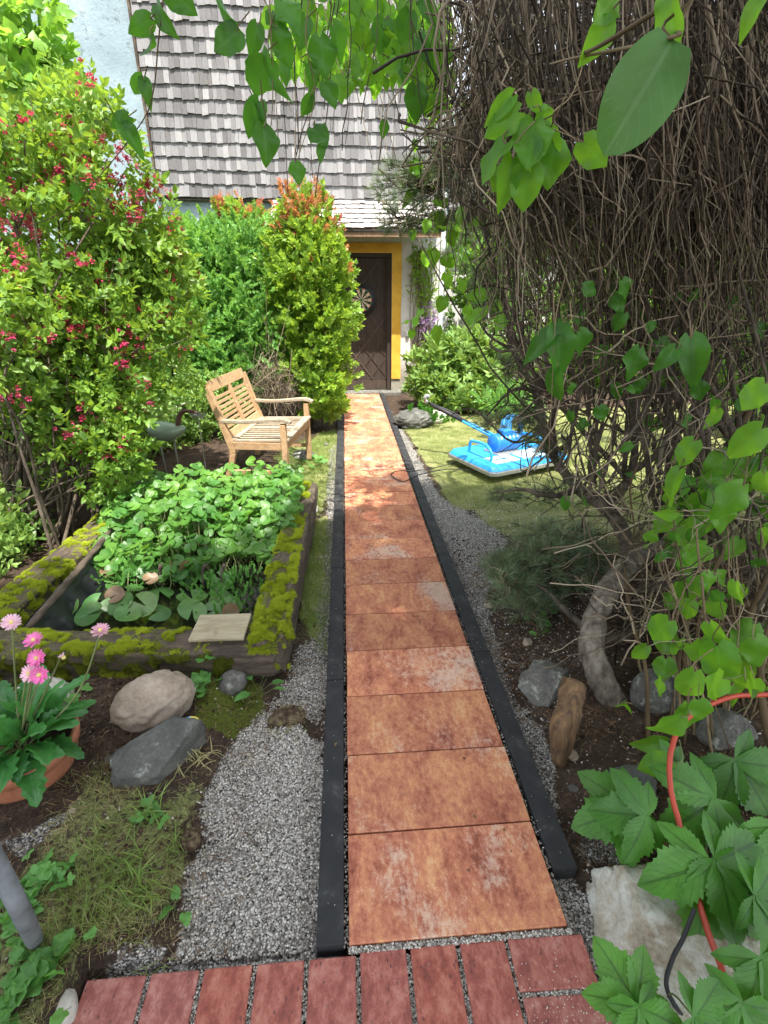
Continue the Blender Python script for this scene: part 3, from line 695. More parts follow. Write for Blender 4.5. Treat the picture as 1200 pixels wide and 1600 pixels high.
# ============================================================ ROCKS
def rock(name, c, size, mat, label, rot=(0, 0, 0), seed=0, rough=.12, cuts=(), sub=5, cat='rock', sharp=0., nsc=2.2):
    bm = bmesh.new(); bmesh.ops.create_icosphere(bm, subdivisions=sub, radius=1)
    V = np.array([v.co[:] for v in bm.verts]); F = np.array([[v.index for v in f.verts] for f in bm.faces]); bm.free()
    if sharp: V = np.sign(V) * np.abs(V) ** (1 - sharp)
    V = V * (1 + rough * 2 * (fbm(V + 10, nsc, seed, 3)[:, None] - .5))
    for nx, ny, nz, d in cuts:
        nv = np.array([nx, ny, nz], float); nv /= np.linalg.norm(nv)
        q = V @ nv - d; V = V - np.maximum(q, 0)[:, None] * nv * .96
    V = V * (1 - .05 * smooth(.5, .56, fbm(V * [1, 1, 2.5] + 9, 3, seed + 7, 3))[:, None]) + V * (fbm(V + 5, 9, seed + 3, 4)[:, None] - .5) * rough * .8
    V = V * size
    m = M().add(V, F); o = m.build(name, mat, label=label, cat=cat)
    o.location = tuple(c); o.rotation_euler = rot
    return o
rock('boulder', (-1.085, .86, .065), (.165, .12, .12), MT['boulder'], 'big rounded tan boulder in front of the mossy front sleeper', (.1, -.25, .15), 3, .07, cat='boulder')
rock('angular_rock', (-.975, .575, .05), (.19, .13, .15), MT['dark_rock'], 'dark grey angular rock with flat split faces beside the gravel bed', (.1, -.28, .5), 8, .12, [(.1, -.35, .9, .42), (.55, -.8, -.1, .42), (-.6, -.75, .1, .5), (-1, .1, .3, .8), (0, 1, .2, .7)], cat='rock')
rock('stone', (-1.56, .93, .04), (.12, .09, .10), MT['light_stone'], 'pale rounded stone behind the pink gerbera pot', (0, .2, .2), 5, .08, cat='stone')
rock('stone', (-.80, 1.0, .02), (.062, .055, .055), MT['grey_rock'], 'small grey stone under the right end of the mossy front sleeper', (0, .1, .4), 6, .1, [(0, -.3, 1, .7)], sub=4, cat='stone')
rock('stone', (-1.0, -.085, -.0), (.038, .05, .035), MT['light_stone'], 'whitish flat stone at the lower left end of the brick strip', (0, 0, .1), 12, .09, sub=4, cat='stone')
rock('stone', (-1.81, .98, .06), (.05, .05, .12), MT['light_stone'], 'upright pale stone at the left edge beside the mossy sleeper', (0, 0, 0), 14, .1, sub=4, cat='stone')
rock('stone', (.59, .88, .04), (.145, .11, .125), MT['grey_rock'], 'grey white streaked rock beside the right kerb near the pine trunk', (.2, .3, .5), 21, .2, [(-.95, -.15, .35, .34), (.35, -.95, .25, .36), (.1, .3, 1, .5), (-.5, -.4, .9, .55), (1, 0, .3, .6)], cat='rock')
rock('flat_rock', (.585, -.09, .0), (.245, .27, .13), MT['pale_rock'], 'large pale lichened rock in the lower right corner beside the bricks', (.05, .1, -.12), 31, .09, [(0, .05, 1, .55), (.0, -1, .25, .7), (-1, .12, .25, .70), (-.1, 1, .2, .78), (1, .3, .1, .75)], sharp=.3, cat='rock')
rock('stone', (.70, .13, .05), (.075, .06, .05), MT['brown_stone'], 'reddish brown stone lying on the pale rock under the lobed leaves', (0, 0, .3), 33, .1, sub=4, cat='stone')
rock('stone', (.66, .36, .05), (.10, .07, .05), MT['dark_rock'], 'dark stone half buried in soil above the pale rock', (0, 0, .3), 35, .12, sub=4, cat='stone')
rock('stone', (.98, .72, .1), (.13, .1, .12), MT['grey_rock'], 'flat grey stone behind the foot of the pine trunk', (.2, .1, .3), 37, .14, [(-.3, -.8, .6, .5), (0, 0, 1, .7)], sub=4, cat='stone')
rock('stone', (1.12, .52, .06), (.12, .1, .1), MT['grey_rock'], 'grey stone under the climbing stems right of the pine trunk', (.2, .4, .3), 39, .14, [(-.3, -.8, .6, .5)], sub=4, cat='stone')
rock('stone', (.62, 5.75, .05), (.26, .2, .15), MT['dark_rock'], 'mossy dark rock beside the path near the front door', (0, 0, .2), 41, .2, cat='rock')
rock('stone', (.93, 5.95, .02), (.18, .15, .1), MT['light_stone'], 'low pale stone at the foot of the door wall', (0, 0, .2), 43, .15, sub=4, cat='rock')
rock('stone', (-.74, 4.4, .0), (.12, .1, .07), MT['grey_rock'], 'grey stone in the shade under the bench seat', (0, 0, .2), 45, .12, sub=4, cat='stone')
rock('stone', (-.58, 2.95, .0), (.07, .06, .05), MT['light_stone'], 'small pale stone at the far end of the right sleeper', (0, 0, .2), 47, .12, sub=4, cat='stone')
for i, (x, y, s) in enumerate([(-.52, 4.9, .035), (-.47, 2.2, .02), (-.455, 1.75, .017), (.5, 1.55, .03), (.47, 2.4, .02), (.55, .55, .028), (.5, .42, .02), (.60, 1.2, .03), (-1.17, .62, .016), (-1.2, .42, .012), (-.46, 3.6, .022)]):
    rock('pebble', (x, y, zat(np.array([[x, y]]))[0] + s * .3), (s, s * .75, s * .5), MT['boulder' if i % 2 else 'grey_rock'],
         ['fist sized stone beside the kerb in front of the bench', 'small cobble in the grass right of the sleeper', 'tiny cobble against the left kerb beside the grass', 'cobble in the gravel left of the low pine branch', 'small cobble beside the right kerb below the lawn',
          'pale chip of stone beside the split stump', 'grey chip of stone between right kerb and split stump', 'cobble behind the grey white streaked rock', 'light pebble on the soil right of the terracotta pot', 'tiny pebble below the terracotta pot', 'cobble between left kerb and sunlit grass'][i], (0, 0, i), 50 + i, .2, [(.3, -.5, .8, .6), (-.8, .1, .4, .7)], sub=4, cat='pebble')
rock('soil_clod', (-.545, .80, .0), (.075, .055, .035), MT['clod'], 'dark crumbling clod of turf lying on the gravel near the left kerb', (0, 0, .3), 81, .25, sub=5, cat='soil clod', nsc=4)
rock('soil_clod', (-.80, .32, .0), (.03, .035, .03), MT['clod'], 'small brown root clod at the broken edge of the grass bank', (0, 0, .3), 83, .25, sub=4, cat='soil clod', nsc=4)
# painted stone: blue with a yellow top
o = rock('painted_stone', (-.905, .735, .065), (.035, .028, .026), None, 'small painted stone, blue and yellow, behind the dark angular rock', (0, 0, .3), 61, .03, sub=3, cat='painted stone')
m_, t_, b_ = newmat('painted_stone'); n_ = N(t_)
sx = n_('SeparateXYZ', {0: n_.coord()})
f_ = n_.math('ADD', n_.math('MULTIPLY', sx.outputs[0], 14.), n_.math('ADD', n_.noise(n_.coord(), 40, 3), -.1))
t_.links.new(n_.ramp(f_, [(.25, (.06, .3, .6)), (.42, (.12, .45, .7)), (.47, (.75, .75, .7)), (.55, (.75, .6, .12))]), b_.inputs['Base Color']); o.data.materials.append(m_)

# ============================================================ POND FRAME
def log(name, a, b, wd, ht, z0, mat, label, seed, axisx=True):
    """a squared, weathered sleeper from a to b (centre line), displaced and split"""
    a = np.array(a, float); b = np.array(b, float); d = b - a; L = np.linalg.norm(d); d /= L; s = np.array([-d[1], d[0]])
    nl = int(L / .012); nc = 44; t = np.linspace(0, 1, nl)
    an = np.linspace(0, 2 * math.pi, nc, endpoint=False)
    cx = np.sign(np.cos(an)) * np.abs(np.cos(an)) ** .38; cz = np.sign(np.sin(an)) * np.abs(np.sin(an)) ** .38
    A, T = np.meshgrid(np.arange(nc), t)
    lx = (cx[A] * wd / 2).ravel(); lz = (cz[A] * ht / 2).ravel(); ll = (T * L).ravel()
    Pn = np.stack([ll * .35, lx * 2.2, lz * 2.2], -1)
    k = 1 + (fbm(Pn * 6 + seed, 1, seed, 5) - .5) * .38
    crack = smooth(.56, .62, fbm(np.stack([ll * .6, lx * 9, lz * 9], -1) + seed, 2.2, seed + 5, 4)); k = k - crack * .13
    e = np.minimum(ll, L - ll); k = k * (.9 + .1 * smooth(0, .03, e))
    lx = lx * k; lz = lz * k; ll = ll + (vn(np.stack([lx, lz, lx * 0], -1), 40, seed) - .5) * .04 * (e < .02)
    V = np.stack([a[0] + d[0] * ll + s[0] * lx, a[1] + d[1] * ll + s[1] * lx, z0 + ht / 2 + lz], -1)
    idx = np.arange(nl * nc).reshape(nl, nc)
    Q = np.stack([idx[:-1], np.roll(idx[:-1], -1, 1), np.roll(idx[1:], -1, 1), idx[1:]], -1).reshape(-1, 4)
    caps = []
    V = np.vstack([V, [[*a, z0 + ht / 2], [*b, z0 + ht / 2]]])
    for row, c, fl in ((idx[0], nl * nc, 0), (idx[-1], nl * nc + 1, 1)):
        q = np.stack([row, np.roll(row, -1), np.full(nc, c)], -1); caps.append(q if fl else q[:, ::-1])
    root = thing(name, (*((a + b) / 2), z0), label, 'timber sleeper', 'mossy timber sleepers framing the pond')
    lo = M().add(V, [Q, np.vstack(caps)]).build('timber', mat, root)
    return root, V[:-2].reshape(nl, nc, 3), d, s
MOSS = []
for i in range(14):
    an = i * 2.4; ti = .25 + .9 * (i / 14.)
    v = np.array([[-.10, 0, 0], [.10, 0, 0], [0, 1, 0]]); A = align(np.array([[math.cos(an) * ti, math.sin(an) * ti, 1]]), np.array([i * 1.]))[0]
    MOSS.append((((v, [np.array([[0, 1, 2]])], np.zeros((3, 2)), np.zeros(3))), A, (.25 * math.cos(an), .25 * math.sin(an), 0), 1, (i % 7) / 7))
MOSS = combine(MOSS)
def moss_on(root, grid, n, fn, mat, h0, h1, name='moss', seed=0):
    nl, nc, _ = grid.shape
    A0 = np.linalg.norm(np.cross(grid[1:] - grid[:-1], (np.roll(grid, -1, 1) - grid)[:-1]), axis=2).ravel(); A0 /= A0.sum()
    ij = rs.choice(len(A0), n, p=A0); i = ij // nc; j = ij % nc
    p = grid[i, j]; q = grid[i + 1, j]; r_ = grid[i, (j + 1) % nc]
    nm = np.cross(q - p, r_ - p); nm /= np.linalg.norm(nm, axis=1, keepdims=True) + 1e-9
    cen = grid.mean(1)[i]; nm *= np.sign(np.sum(nm * (p - cen), 1, keepdims=True))
    f = rs.rand(n, 1); g_ = rs.rand(n, 1); p = p + (q - p) * f + (r_ - p) * g_
    keep = rs.rand(n) < fn(p, nm); p = p[keep]; nm = nm[keep]; k = len(p)
    puff = smooth(.4, .7, fbm(p, 22, seed + 2))
    dirs = nm + rs.normal(0, .25, (k, 3)) + np.array([0, 0, .4])
    m = M(); s = rs.uniform(h0, h1, k) * (.5 + puff)
    z = np.cross(dirs, unit(k)); A = align(dirs)
    A2 = A @ rotm(0., R(90), 0.)          # template +Z -> dirs
    A2 = np.stack([A[:, :, 0], -A[:, :, 2], A[:, :, 1]], -1)
    scatter(m, MOSS, p - nm * .003 + nm * (puff * .008)[:, None], A2, s, np.clip(.15 + .7 * puff + rs.normal(0, .12, k), 0, 1))
    return m.build(name, mat, root)
rt, gr_, _, _ = log('timber_sleeper', (-1.95, 1.16), (-.60, 1.13), .19, .18, .0, MT['log'], 'rotten front sleeper of the pond with green moss on top and face', 3)
def ff(p, nm):
    nz = nm[:, 2]; f = fbm(p * np.array([.6, 1, 1]), 7, 31) + .15
    top = (nz > .3) * smooth(.40, .52, f) * (1 - smooth(-1.06, -1.0, p[:, 0]) * (p[:, 0] < -.73) * .9) * .9
    face = (nz < .5) * (nm[:, 1] < -.2) * smooth(.44, .54, f + .2 * smooth(-1.5, -1.2, p[:, 0]) - .05) * (p[:, 0] < -.8)
    return np.clip(top + face, 0, 1)
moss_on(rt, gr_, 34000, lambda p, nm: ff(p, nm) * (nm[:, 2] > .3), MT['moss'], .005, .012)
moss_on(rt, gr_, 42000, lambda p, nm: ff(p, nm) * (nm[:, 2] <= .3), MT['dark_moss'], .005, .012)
rt, gr_, _, _ = log('timber_sleeper', (-.648, 1.06), (-.60, 3.05), .17, .20, .0, MT['log_y'], 'right pond sleeper under thick yellow green moss beside the grass strip', 9)
moss_on(rt, gr_, 60000, lambda p, nm: (nm[:, 2] > .1) * smooth(.38, .5, fbm(p, 6, 77) + .05 + .12 * (1 - smooth(1.2, 2.0, p[:, 1])) + .01) * (p[:, 0] < -.58 + .03 * fbm(p, 9, 3)), MT['moss'], .006, .015)
rt, gr_, _, _ = log('timber_sleeper', (-2.02, 1.22), (-1.93, 2.85), .20, .17, .0, MT['log_y'], 'left pond sleeper covered in dark moss in front of the flowering shrub', 15)
moss_on(rt, gr_, 34000, lambda p, nm: (nm[:, 2] > .0) * smooth(.28, .40, fbm(p, 5, 99)), MT['moss'], .006, .013)
rt, gr_, _, _ = log('timber_sleeper', (-1.95, 2.92), (-.70, 2.98), .18, .15, .0, MT['log'], 'back pond sleeper hidden behind the pond leaves', 19)
m = M(); bar(m, (-.985, 1.17, .196), (-.745, 1.165, .196), .185, .016, r=.3); o = m.build('plank', MT['plank'], None, False, label='short bare plank resting on the right end of the front sleeper', cat='plank')
bevel(o, .003)
m = M(); barky(m, spline([(-1.79, 1.29, .15), (-1.805, 1.8, .158), (-1.84, 2.35, .16)], 60), np.interp(np.linspace(0, 1, 60), [0, .1, .9, 1], [.012, .021, .018, .006]), 12, .2, 5); o = m.build('batten', MT['log_y'], None, True, label='grey split batten along the left sleeper holding the pond liner', cat='batten')
# liner and water
def sheet(a, b, nx, ny, f):
    u, v = np.meshgrid(np.linspace(0, 1, nx), np.linspace(0, 1, ny)); u = u.ravel(); v = v.ravel()
    P_ = f(u, v); idx = np.arange(nx * ny).reshape(ny, nx)
    return P_, np.stack([idx[:-1, :-1], idx[:-1, 1:], idx[1:, 1:], idx[1:, :-1]], -1).reshape(-1, 4)
P_, Q_ = sheet(0, 0, 30, 80, lambda u, v: np.stack([-1.83 + .11 * u + .015 * np.sin(v * 40) * u, 1.27 + v * 1.2, .14 - .17 * u + .02 * fbm(np.stack([u * 2, v * 12, u], -1), 2, 5)], -1))
m = M().add(P_, Q_)
P_, Q_ = sheet(0, 0, 40, 12, lambda u, v: np.stack([-1.93 + .28 * u, 1.235 + .09 * v + .02 * np.sin(u * 9), .16 - .12 * v * v - .05 * u + .03 * fbm(np.stack([u * 5, v * 4, u], -1), 2, 8)], -1))
m.add(P_, Q_); m.build('pond_liner', MT['liner'], label='crumpled black pond liner showing along the left sleeper', cat='pond liner')
m = M(); P_, Q_ = sheet(0, 0, 2, 2, lambda u, v: np.stack([-1.93 + 1.27 * u, 1.24 + 1.65 * v, -.005 + 0 * u], -1)); m.add(P_, Q_); m.build('pond_water', MT['water'], kind='structure')

# ============================================================ HOUSE
HY = 8.12
house = thing('house', (0, HY + .5, 0), 'old house with grey shingle gable, plastered walls and ochre framed front door', 'house')
def wallgrid(x0, x1, z0, z1, y, openings=(), amp=.012, thick=.25):
    xs = np.unique(np.concatenate([np.arange(x0, x1, .08), [x1], [o[0] for o in openings], [o[1] for o in openings]]))
    zs = np.unique(np.concatenate([np.arange(z0, z1, .08), [z1], [o[2] for o in openings], [o[3] for o in openings]]))
    m = M(); X, Z = np.meshgrid(xs, zs); V = np.stack([X.ravel(), np.full(X.size, y), Z.ravel()], -1)
    e = np.ones(len(V))
    for o in openings: e *= np.where((V[:, 0] >= o[0] - .01) & (V[:, 0] <= o[1] + .01) & (V[:, 2] <= o[3] + .01), 0, 1)
    V[:, 1] += (fbm(V, 2.2, 6) - .5) * amp * 2 * e
    idx = np.arange(X.size).reshape(X.shape); q = []
    for i in range(len(zs) - 1):
        for j in range(len(xs) - 1):
            cx, cz = (xs[j] + xs[j + 1]) / 2, (zs[i] + zs[i + 1]) / 2
            if any(o[0] < cx < o[1] and o[2] < cz < o[3] for o in openings): continue
            q.append([idx[i, j], idx[i, j + 1], idx[i + 1, j + 1], idx[i + 1, j]])
    m.add(V, np.array(q))
    for o in openings:      # reveals
        for a, b in (((o[0], o[2]), (o[0], o[3])), ((o[0], o[3]), (o[1], o[3])), ((o[1], o[3]), (o[1], o[2]))):
            m.add([[a[0], y, a[1]], [b[0], y, b[1]], [b[0], y + thick, b[1]], [a[0], y + thick, a[1]]], np.array([[0, 1, 2, 3]]))
    return m
DX0, DX1, DZ = -.42, .53, 2.17
m = wallgrid(-6.5, 1.42, -.1, 6.2, HY + .12); m2 = M(); box(m2, (-2.54, HY + 2.2, 3.05), (7.9, 4.0, 6.3)); m.add(np.concatenate(m2.V), m2.Q[0], 0.)
m.build('wall', MT['plaster'], house)
m = wallgrid(-1.25, 1.30, -.05, 2.62, HY, [(DX0, DX1, -.05, DZ)], .008, .1)
for xx_ in (-1.25, 1.30): m.add([[xx_, HY, -.05], [xx_, HY + .11, -.05], [xx_, HY + .11, 2.62], [xx_, HY, 2.62]], np.array([[0, 1, 2, 3]]))
m.build('porch_wall', MT['plaster_white'], house)
# ochre painted band round the door
m = M(); YF = HY - .022
def band(x0, x1, z0, z1):
    xs = np.linspace(x0, x1, max(3, int((x1 - x0) / .04))); zs = np.linspace(z0, z1, max(3, int((z1 - z0) / .04)))
    X, Z = np.meshgrid(xs, zs); V = np.stack([X.ravel(), np.full(X.size, YF), Z.ravel()], -1); V[:, 1] += (fbm(V, 6, 2) - .5) * .012
    V[:, 0] += np.where(V[:, 0] == x1, (fbm(V, 3, 8) - .5) * .02, 0)
    idx = np.arange(X.size).reshape(X.shape); m.add(V, np.stack([idx[:-1, :-1], idx[:-1, 1:], idx[1:, 1:], idx[1:, :-1]], -1).reshape(-1, 4))
    box(m, ((x0 + x1) / 2, YF + .02, (z0 + z1) / 2), (x1 - x0 - .01, .03, z1 - z0 - .01))
band(DX1, DX1 + .155, .22, DZ + .14); band(DX0 - .155, DX0, .22, DZ + .14); band(DX0, DX1, DZ, DZ + .14)
m.build('door_frame', MT['yellow'], house)
m = M()
for sx_ in (DX0 + .035, DX1 - .035): box(m, (sx_, HY + .06, DZ / 2), (.07, .05, DZ))
box(m, ((DX0 + DX1) / 2, HY + .06, DZ - .03), (DX1 - DX0 - .14, .05, .06)); m.build('jamb', MT['door'], house, False)
door = None
m = M(); DYp = HY + .10; box(m, ((DX0 + DX1) / 2, DYp + .02, DZ / 2), (DX1 - DX0 - .145, .03, DZ - .065), r=.2)
door = m.build('door', MT['door'], house, False)
m = M(); x0, x1, z0, z1 = DX0 + .08, DX1 - .08, .18, DZ - .07; st = .33
def clipseg(p, d):
    ts = []
    for k, (lo, hi) in enumerate(((x0, x1), (z0, z1))):
        if abs(d[k]) > 1e-9: ts.append(sorted(((lo - p[k]) / d[k], (hi - p[k]) / d[k])))
    a = max(t[0] for t in ts); b = min(t[1] for t in ts); return (a, b) if b - a > .05 else None
for sgn in (1, -1):
    for c in np.arange(-3, 4, st):
        p = (x0, c + .6); d = (1, sgn * 1.25); d = (d[0] / math.hypot(*d), d[1] / math.hypot(*d)); r_ = clipseg(p, d)
        if r_: bar(m, (p[0] + d[0] * r_[0], DYp + .002, p[1] + d[1] * r_[0]), (p[0] + d[0] * r_[1], DYp + .002 + sgn * .0008, p[1] + d[1] * r_[1]), .022, .016, (0, -1, 0), r=rs.rand())
l_ = m.build('lattice', MT['door'], door, False); l_.matrix_parent_inverse = Matrix.Identity(4)
m = M(); box(m, ((DX0 + DX1) / 2, DYp - .004, .1), (DX1 - DX0 - .15, .02, .15), r=.6)
for x_ in (x0 - .005, x1 + .005): box(m, (x_, DYp - .003, DZ / 2 + .08), (.03, .02, DZ - .22), r=.5)
l_ = m.build('rail', MT['door'], door, False)
m = M(); tubes(m, spline([(-.30, DYp - .01, 1.0), (-.30, DYp - .06, 1.0), (-.20, DYp - .065, 1.0)], 10), .009, 8, cap=True); l_ = m.build('handle', MT['steel'], door)
m = M(); box(m, ((DX0 + DX1) / 2 + .05, HY - .06, -.01), (1.15, .3, .05)); th = m.build('threshold', MT['grey_rock'], house, False)
# shingle courses
def shingles(m, x0, x1, z0, z1, course, ybase, slope=(0, 0, 1), nrm=(0, -1, 0), wmin=.05, wmax=.115, over=1.35, th=.010, lift=.016, clip=None):
    s = np.array(slope, float); s /= np.linalg.norm(s); nv = np.array(nrm, float); nv /= np.linalg.norm(nv)
    L = (z1 - z0); nc = int(math.ceil(L / course))
    for i in range(nc):
        x = x0 - rs.uniform(0, .06); zc = i * course
        while x < x1:
            w_ = rs.uniform(wmin, wmax); xa = max(x, x0); xb = min(x + w_ - rs.uniform(.001, .005), x1)
            if xb - xa > .015:
                b0 = zc + rs.normal(0, .006); tilt = rs.normal(0, .008); cup = rs.uniform(0, .012)
                P_ = []
                ln = course * over
                for (t, off) in ((0, lift + th + cup), (ln, th * .3)):
                    for xx_ in (xa, xb):
                        o_ = off + rs.uniform(0, .005)
                        for dth in (0, -th):
                            P_.append(np.array([xx_ + tilt * (t / ln) * 0, 0, 0]) + s * (b0 + t + (tilt if xx_ == xa and t == 0 else 0)) + nv * (o_ + dth))
                P_ = np.array(P_) + np.array([0, ybase[0], ybase[1]])
                m.add(P_, BOXF, rs.rand())
            x += w_
m = M(); shingles(m, -2.93, 1.40, 0, 2.9, .168, (HY + .05, 2.90)); m.build('shingle_cladding', MT['shingle'], house, False)
m = M(); box(m, (-2.955, HY + .05, 4.4), (.03, .09, 3.1)); box(m, (-.775, HY + .075, 2.87), (4.35, .06, .02)); m.build('cladding_board', MT['bark'], house, False)
# small pent roof over the door
PY0, PZ0 = HY - .62, 2.43; PY1, PZ1 = HY + .07, 2.88
s_ = np.array([0, PY1 - PY0, PZ1 - PZ0]); Ls = np.linalg.norm(s_); nn_ = np.array([0, -(PZ1 - PZ0), (PY1 - PY0)])
porch = None
m = M(); V = []
for (y_, z_) in ((PY0, PZ0), (PY1, PZ1)):
    for x_ in (-1.24, 1.24): V += [[x_, y_, z_], [x_, y_, z_ - .025]]
m.add(np.array(V), BOXF); porch = m.build('porch_roof', MT['beam'], house, False)
m = M(); shingles(m, -1.28, 1.28, 0, Ls, .135, (PY0 - .01, PZ0 + .003), s_, nn_, .07, .16, 1.3, .010, .012); c_ = m.build('roof_shingles', MT['shingle_pale'], porch, False)
m = M(); box(m, (0, PY0 + .04, PZ0 - .055), (2.4, .06, .07))
for x_ in (-1.15, -.7, .28, .72, 1.17): bar(m, (x_, PY0 + .03, PZ0 - .045), (x_, HY - .0, PZ0 + .30), .05, .06)
m.build('roof_beam', MT['beam'], porch, False)
m = M(); box(m, (0, PY0 - .004, PZ0 - .012), (2.5, .014, .02)); m.build('roof_edge', MT['black'], porch, False)
m = M(); tubes(m, [(1.34, HY - .02, -.02), (1.34, HY - .02, 2.3), (1.34, HY + .03, 2.5), (1.34, HY + .03, 6.2)], .038, 16); m.build('downpipe', MT['white_paint'], house)
m = M(); box(m, (.80, HY - .025, .95), (.055, .04, .07)); bx = m.build('bell_box', MT['steel'], house, False); bevel(bx, .006)
# side wing of the house behind the pine, bright render
wing = thing('house_wing', (3.2, 10.4, 0), 'bright white rendered wing of the house seen behind the pine and climbers', 'house')
m = wallgrid(1.45, 5.2, -.1, 3.1, 9.6, [(2.2, 3.0, 1.0, 2.1)], .01, .12); m2 = M(); box(m2, (3.33, 11.3, 1.5), (3.7, 3.0, 3.1)); m.add(np.concatenate(m2.V), m2.Q[0])
m.build('wall', MT['plaster_white'], wing)
m = M(); box(m, (2.6, 9.68, 1.55), (.8, .03, 1.1)); wn = m.build('window', MT['liner'], wing, False)
m = M()
for a_ in (2.22, 2.6, 2.98): box(m, (a_, 9.655, 1.55), (.05, .04, 1.1))
for a_ in (1.02, 2.08): box(m, (2.6, 9.65, a_), (.8, .04, .05))
f_ = m.build('frame', MT['white_paint'], wn, False)
m = M(); V = []
for (y_, z_) in ((9.2, 2.95), (12.9, 4.6)):
    for x_ in (1.45, 5.4): V += [[x_, y_, z_], [x_, y_, z_ - .06]]
m.add(np.array(V), BOXF); m.build('roof', MT['shingle'], wing, False)

# dartboard on the door
def disc_sector(m, c, r0, r1, a0, a1, y, n=5, r=0.):
    an = np.linspace(a0, a1, n); V = [[c[0] + rr * math.sin(a), y, c[1] + rr * math.cos(a)] for rr in (r0, r1) for a in an]
    m.add(V, np.array([[i, i + 1, n + i + 1, n + i] for i in range(n - 1)]), r)
db = thing('dartboard', (.10, DYp - .03, 1.50), 'round dartboard with cream and black sectors hanging on the dark front door', 'dartboard')
dc = (.03, 1.48); rad_ = .235
m = M(); pr = [(0, 0), (rad_, 0), (rad_ + .01, .006), (rad_ + .01, .03), (0, .031)]
mm = M(); lathe(mm, pr, (0, 0, 0), 48); V = mm.V[0].copy(); V = np.stack([V[:, 0] + dc[0], DYp - .005 - V[:, 2], V[:, 1] + dc[1]], -1); m.add(V, mm.Q[0]); m.build('board', MT['black'], db)
yb = DYp - .0385
mf = M()
for i in range(20):
    a = (i - .5) * math.pi / 10; b = (i + .5) * math.pi / 10
    for r0, r1, c_ in ((.025, .1, .1 if i % 2 else .4), (.1, .112, .6 if i % 2 else .9), (.112, .165, .1 if i % 2 else .4), (.165, .178, .6 if i % 2 else .9)): disc_sector(mf, dc, r0, r1, a, b, yb, r=c_)
disc_sector(mf, dc, .0005, .01, 0, 6.283, yb, 17, .6); disc_sector(mf, dc, .01, .025, 0, 6.283, yb, 17, .9)
m_, t_, b_ = newmat('dartboard_face'); n_ = N(t_); t_.links.new(n_.ramp(n_.attr('rnd'), [(0, (.55, .47, .32)), (.25, (.03, .025, .02)), (.5, (.4, .04, .03)), (.75, (.03, .2, .07))], 'CONSTANT'), b_.inputs['Base Color']); b_.inputs['Roughness'].default_value = .9
mf.build('board_face', m_, db)

# ============================================================ FURNITURE
def local(m, name, mat, parent, smoothed=False, bev=0):
    o = bpy.data.objects.new(name, m.mesh(name, mat, smoothed)); C.objects.link(o); o.parent = parent
    if bev: bevel(o, bev)
    return o
# bench: local X along the seat, Y towards the back, Z up
bench = thing('garden_bench', (-.79, 3.42, -.01), 'slatted teak garden bench with curved armrests beside the path', 'bench')
bench.rotation_euler = (0, 0, math.atan2(.91, .14)); BL_, BD_ = .95, .50
for x in (.03, BL_ - .03):
    m = M(); bar(m, (x, .02, 0), (x, .02, .585), .05, .05, (0, 1, 0), rs.rand()); local(m, 'leg', MT['teak'], bench, bev=.005)
    m = M(); P_ = spline([(x, BD_ + .09, 0), (x, BD_ - .01, .28), (x, BD_, .42), (x, BD_ + .14, .88)], 10)
    for i in range(9): bar(m, P_[i] - (P_[i + 1] - P_[i]) * .04, P_[i + 1], .045, .05, (0, 1, 0), .4)
    local(m, 'leg', MT['teak'], bench, bev=.004)
    m = M(); P_ = spline([(x, -.05, .60), (x, .03, .625), (x, .2, .612), (x, .36, .60), (x, BD_ + .05, .605)], 12); ww = [.062, .068, .07, .068, .06, .052, .046, .044, .044, .046, .05]
    for i in range(11): bar(m, P_[i], P_[i + 1] + (P_[i + 1] - P_[i]) * .04, ww[i], .03, (0, 0, 1), .6)
    local(m, 'armrest', MT['teak_grey'], bench, bev=.006)
m = M()
bar(m, (.05, .01, .40), (BL_ - .05, .01, .40), .028, .075, r=.2); bar(m, (.05, BD_ - .03, .38), (BL_ - .05, BD_ - .03, .38), .028, .06, r=.2)
for x in (.03, BL_ - .03): bar(m, (x, .05, .39), (x, BD_ - .03, .39), .03, .065, r=.3); bar(m, (x, .05, .15), (x, BD_ + .02, .15), .028, .04, r=.3)
bar(m, (BL_ / 2, .03, .405), (BL_ / 2, BD_ - .04, .39), .035, .04, r=.5)
local(m, 'seat_frame', MT['teak'], bench, bev=.003)
# seat slats run front to back, in one seat
m = M(); n = 13
for i in range(n):
    x = .07 + (BL_ - .14) * i / (n - 1); bar(m, (x, .05, .438), (x, BD_ - .05, .43), .030, .007, r=rs.rand())
bar(m, (.03, .012, .447), (BL_ - .03, .012, .447), .07, .02, r=.8); bar(m, (.05, BD_ - .03, .436), (BL_ - .05, BD_ - .03, .436), .05, .018, r=.8)
for x in (.045, BL_ / 2, BL_ - .045): bar(m, (x, .05, .440), (x, BD_ - .05, .432), .042, .017, r=.7)
local(m, 'seat', MT['teak_grey'], bench, bev=.002)
def bk(t): return np.array([0, BD_ + .005 + .135 * t, .45 + .43 * t])        # line of the backrest
m = M()
bar(m, bk(1.0) + (0.055, -.0, 0), bk(1.0) + (BL_ - .055, 0, 0), .03, .09, (0, .3, 1), .5); bar(m, bk(.03) + (.055, 0, 0), bk(.03) + (BL_ - .055, 0, 0), .028, .085, (0, .3, 1), .9)
bar(m, bk(.12) + (BL_ / 2, -.002, 0), bk(.92) + (BL_ / 2, -.002, 0), .06, .026, (0, -1, .3), .3)
for q in (.075, BL_ - .075): bar(m, bk(.12) + (q, -.002, 0), bk(.92) + (q, -.002, 0), .035, .022, (0, -1, .3), .3)
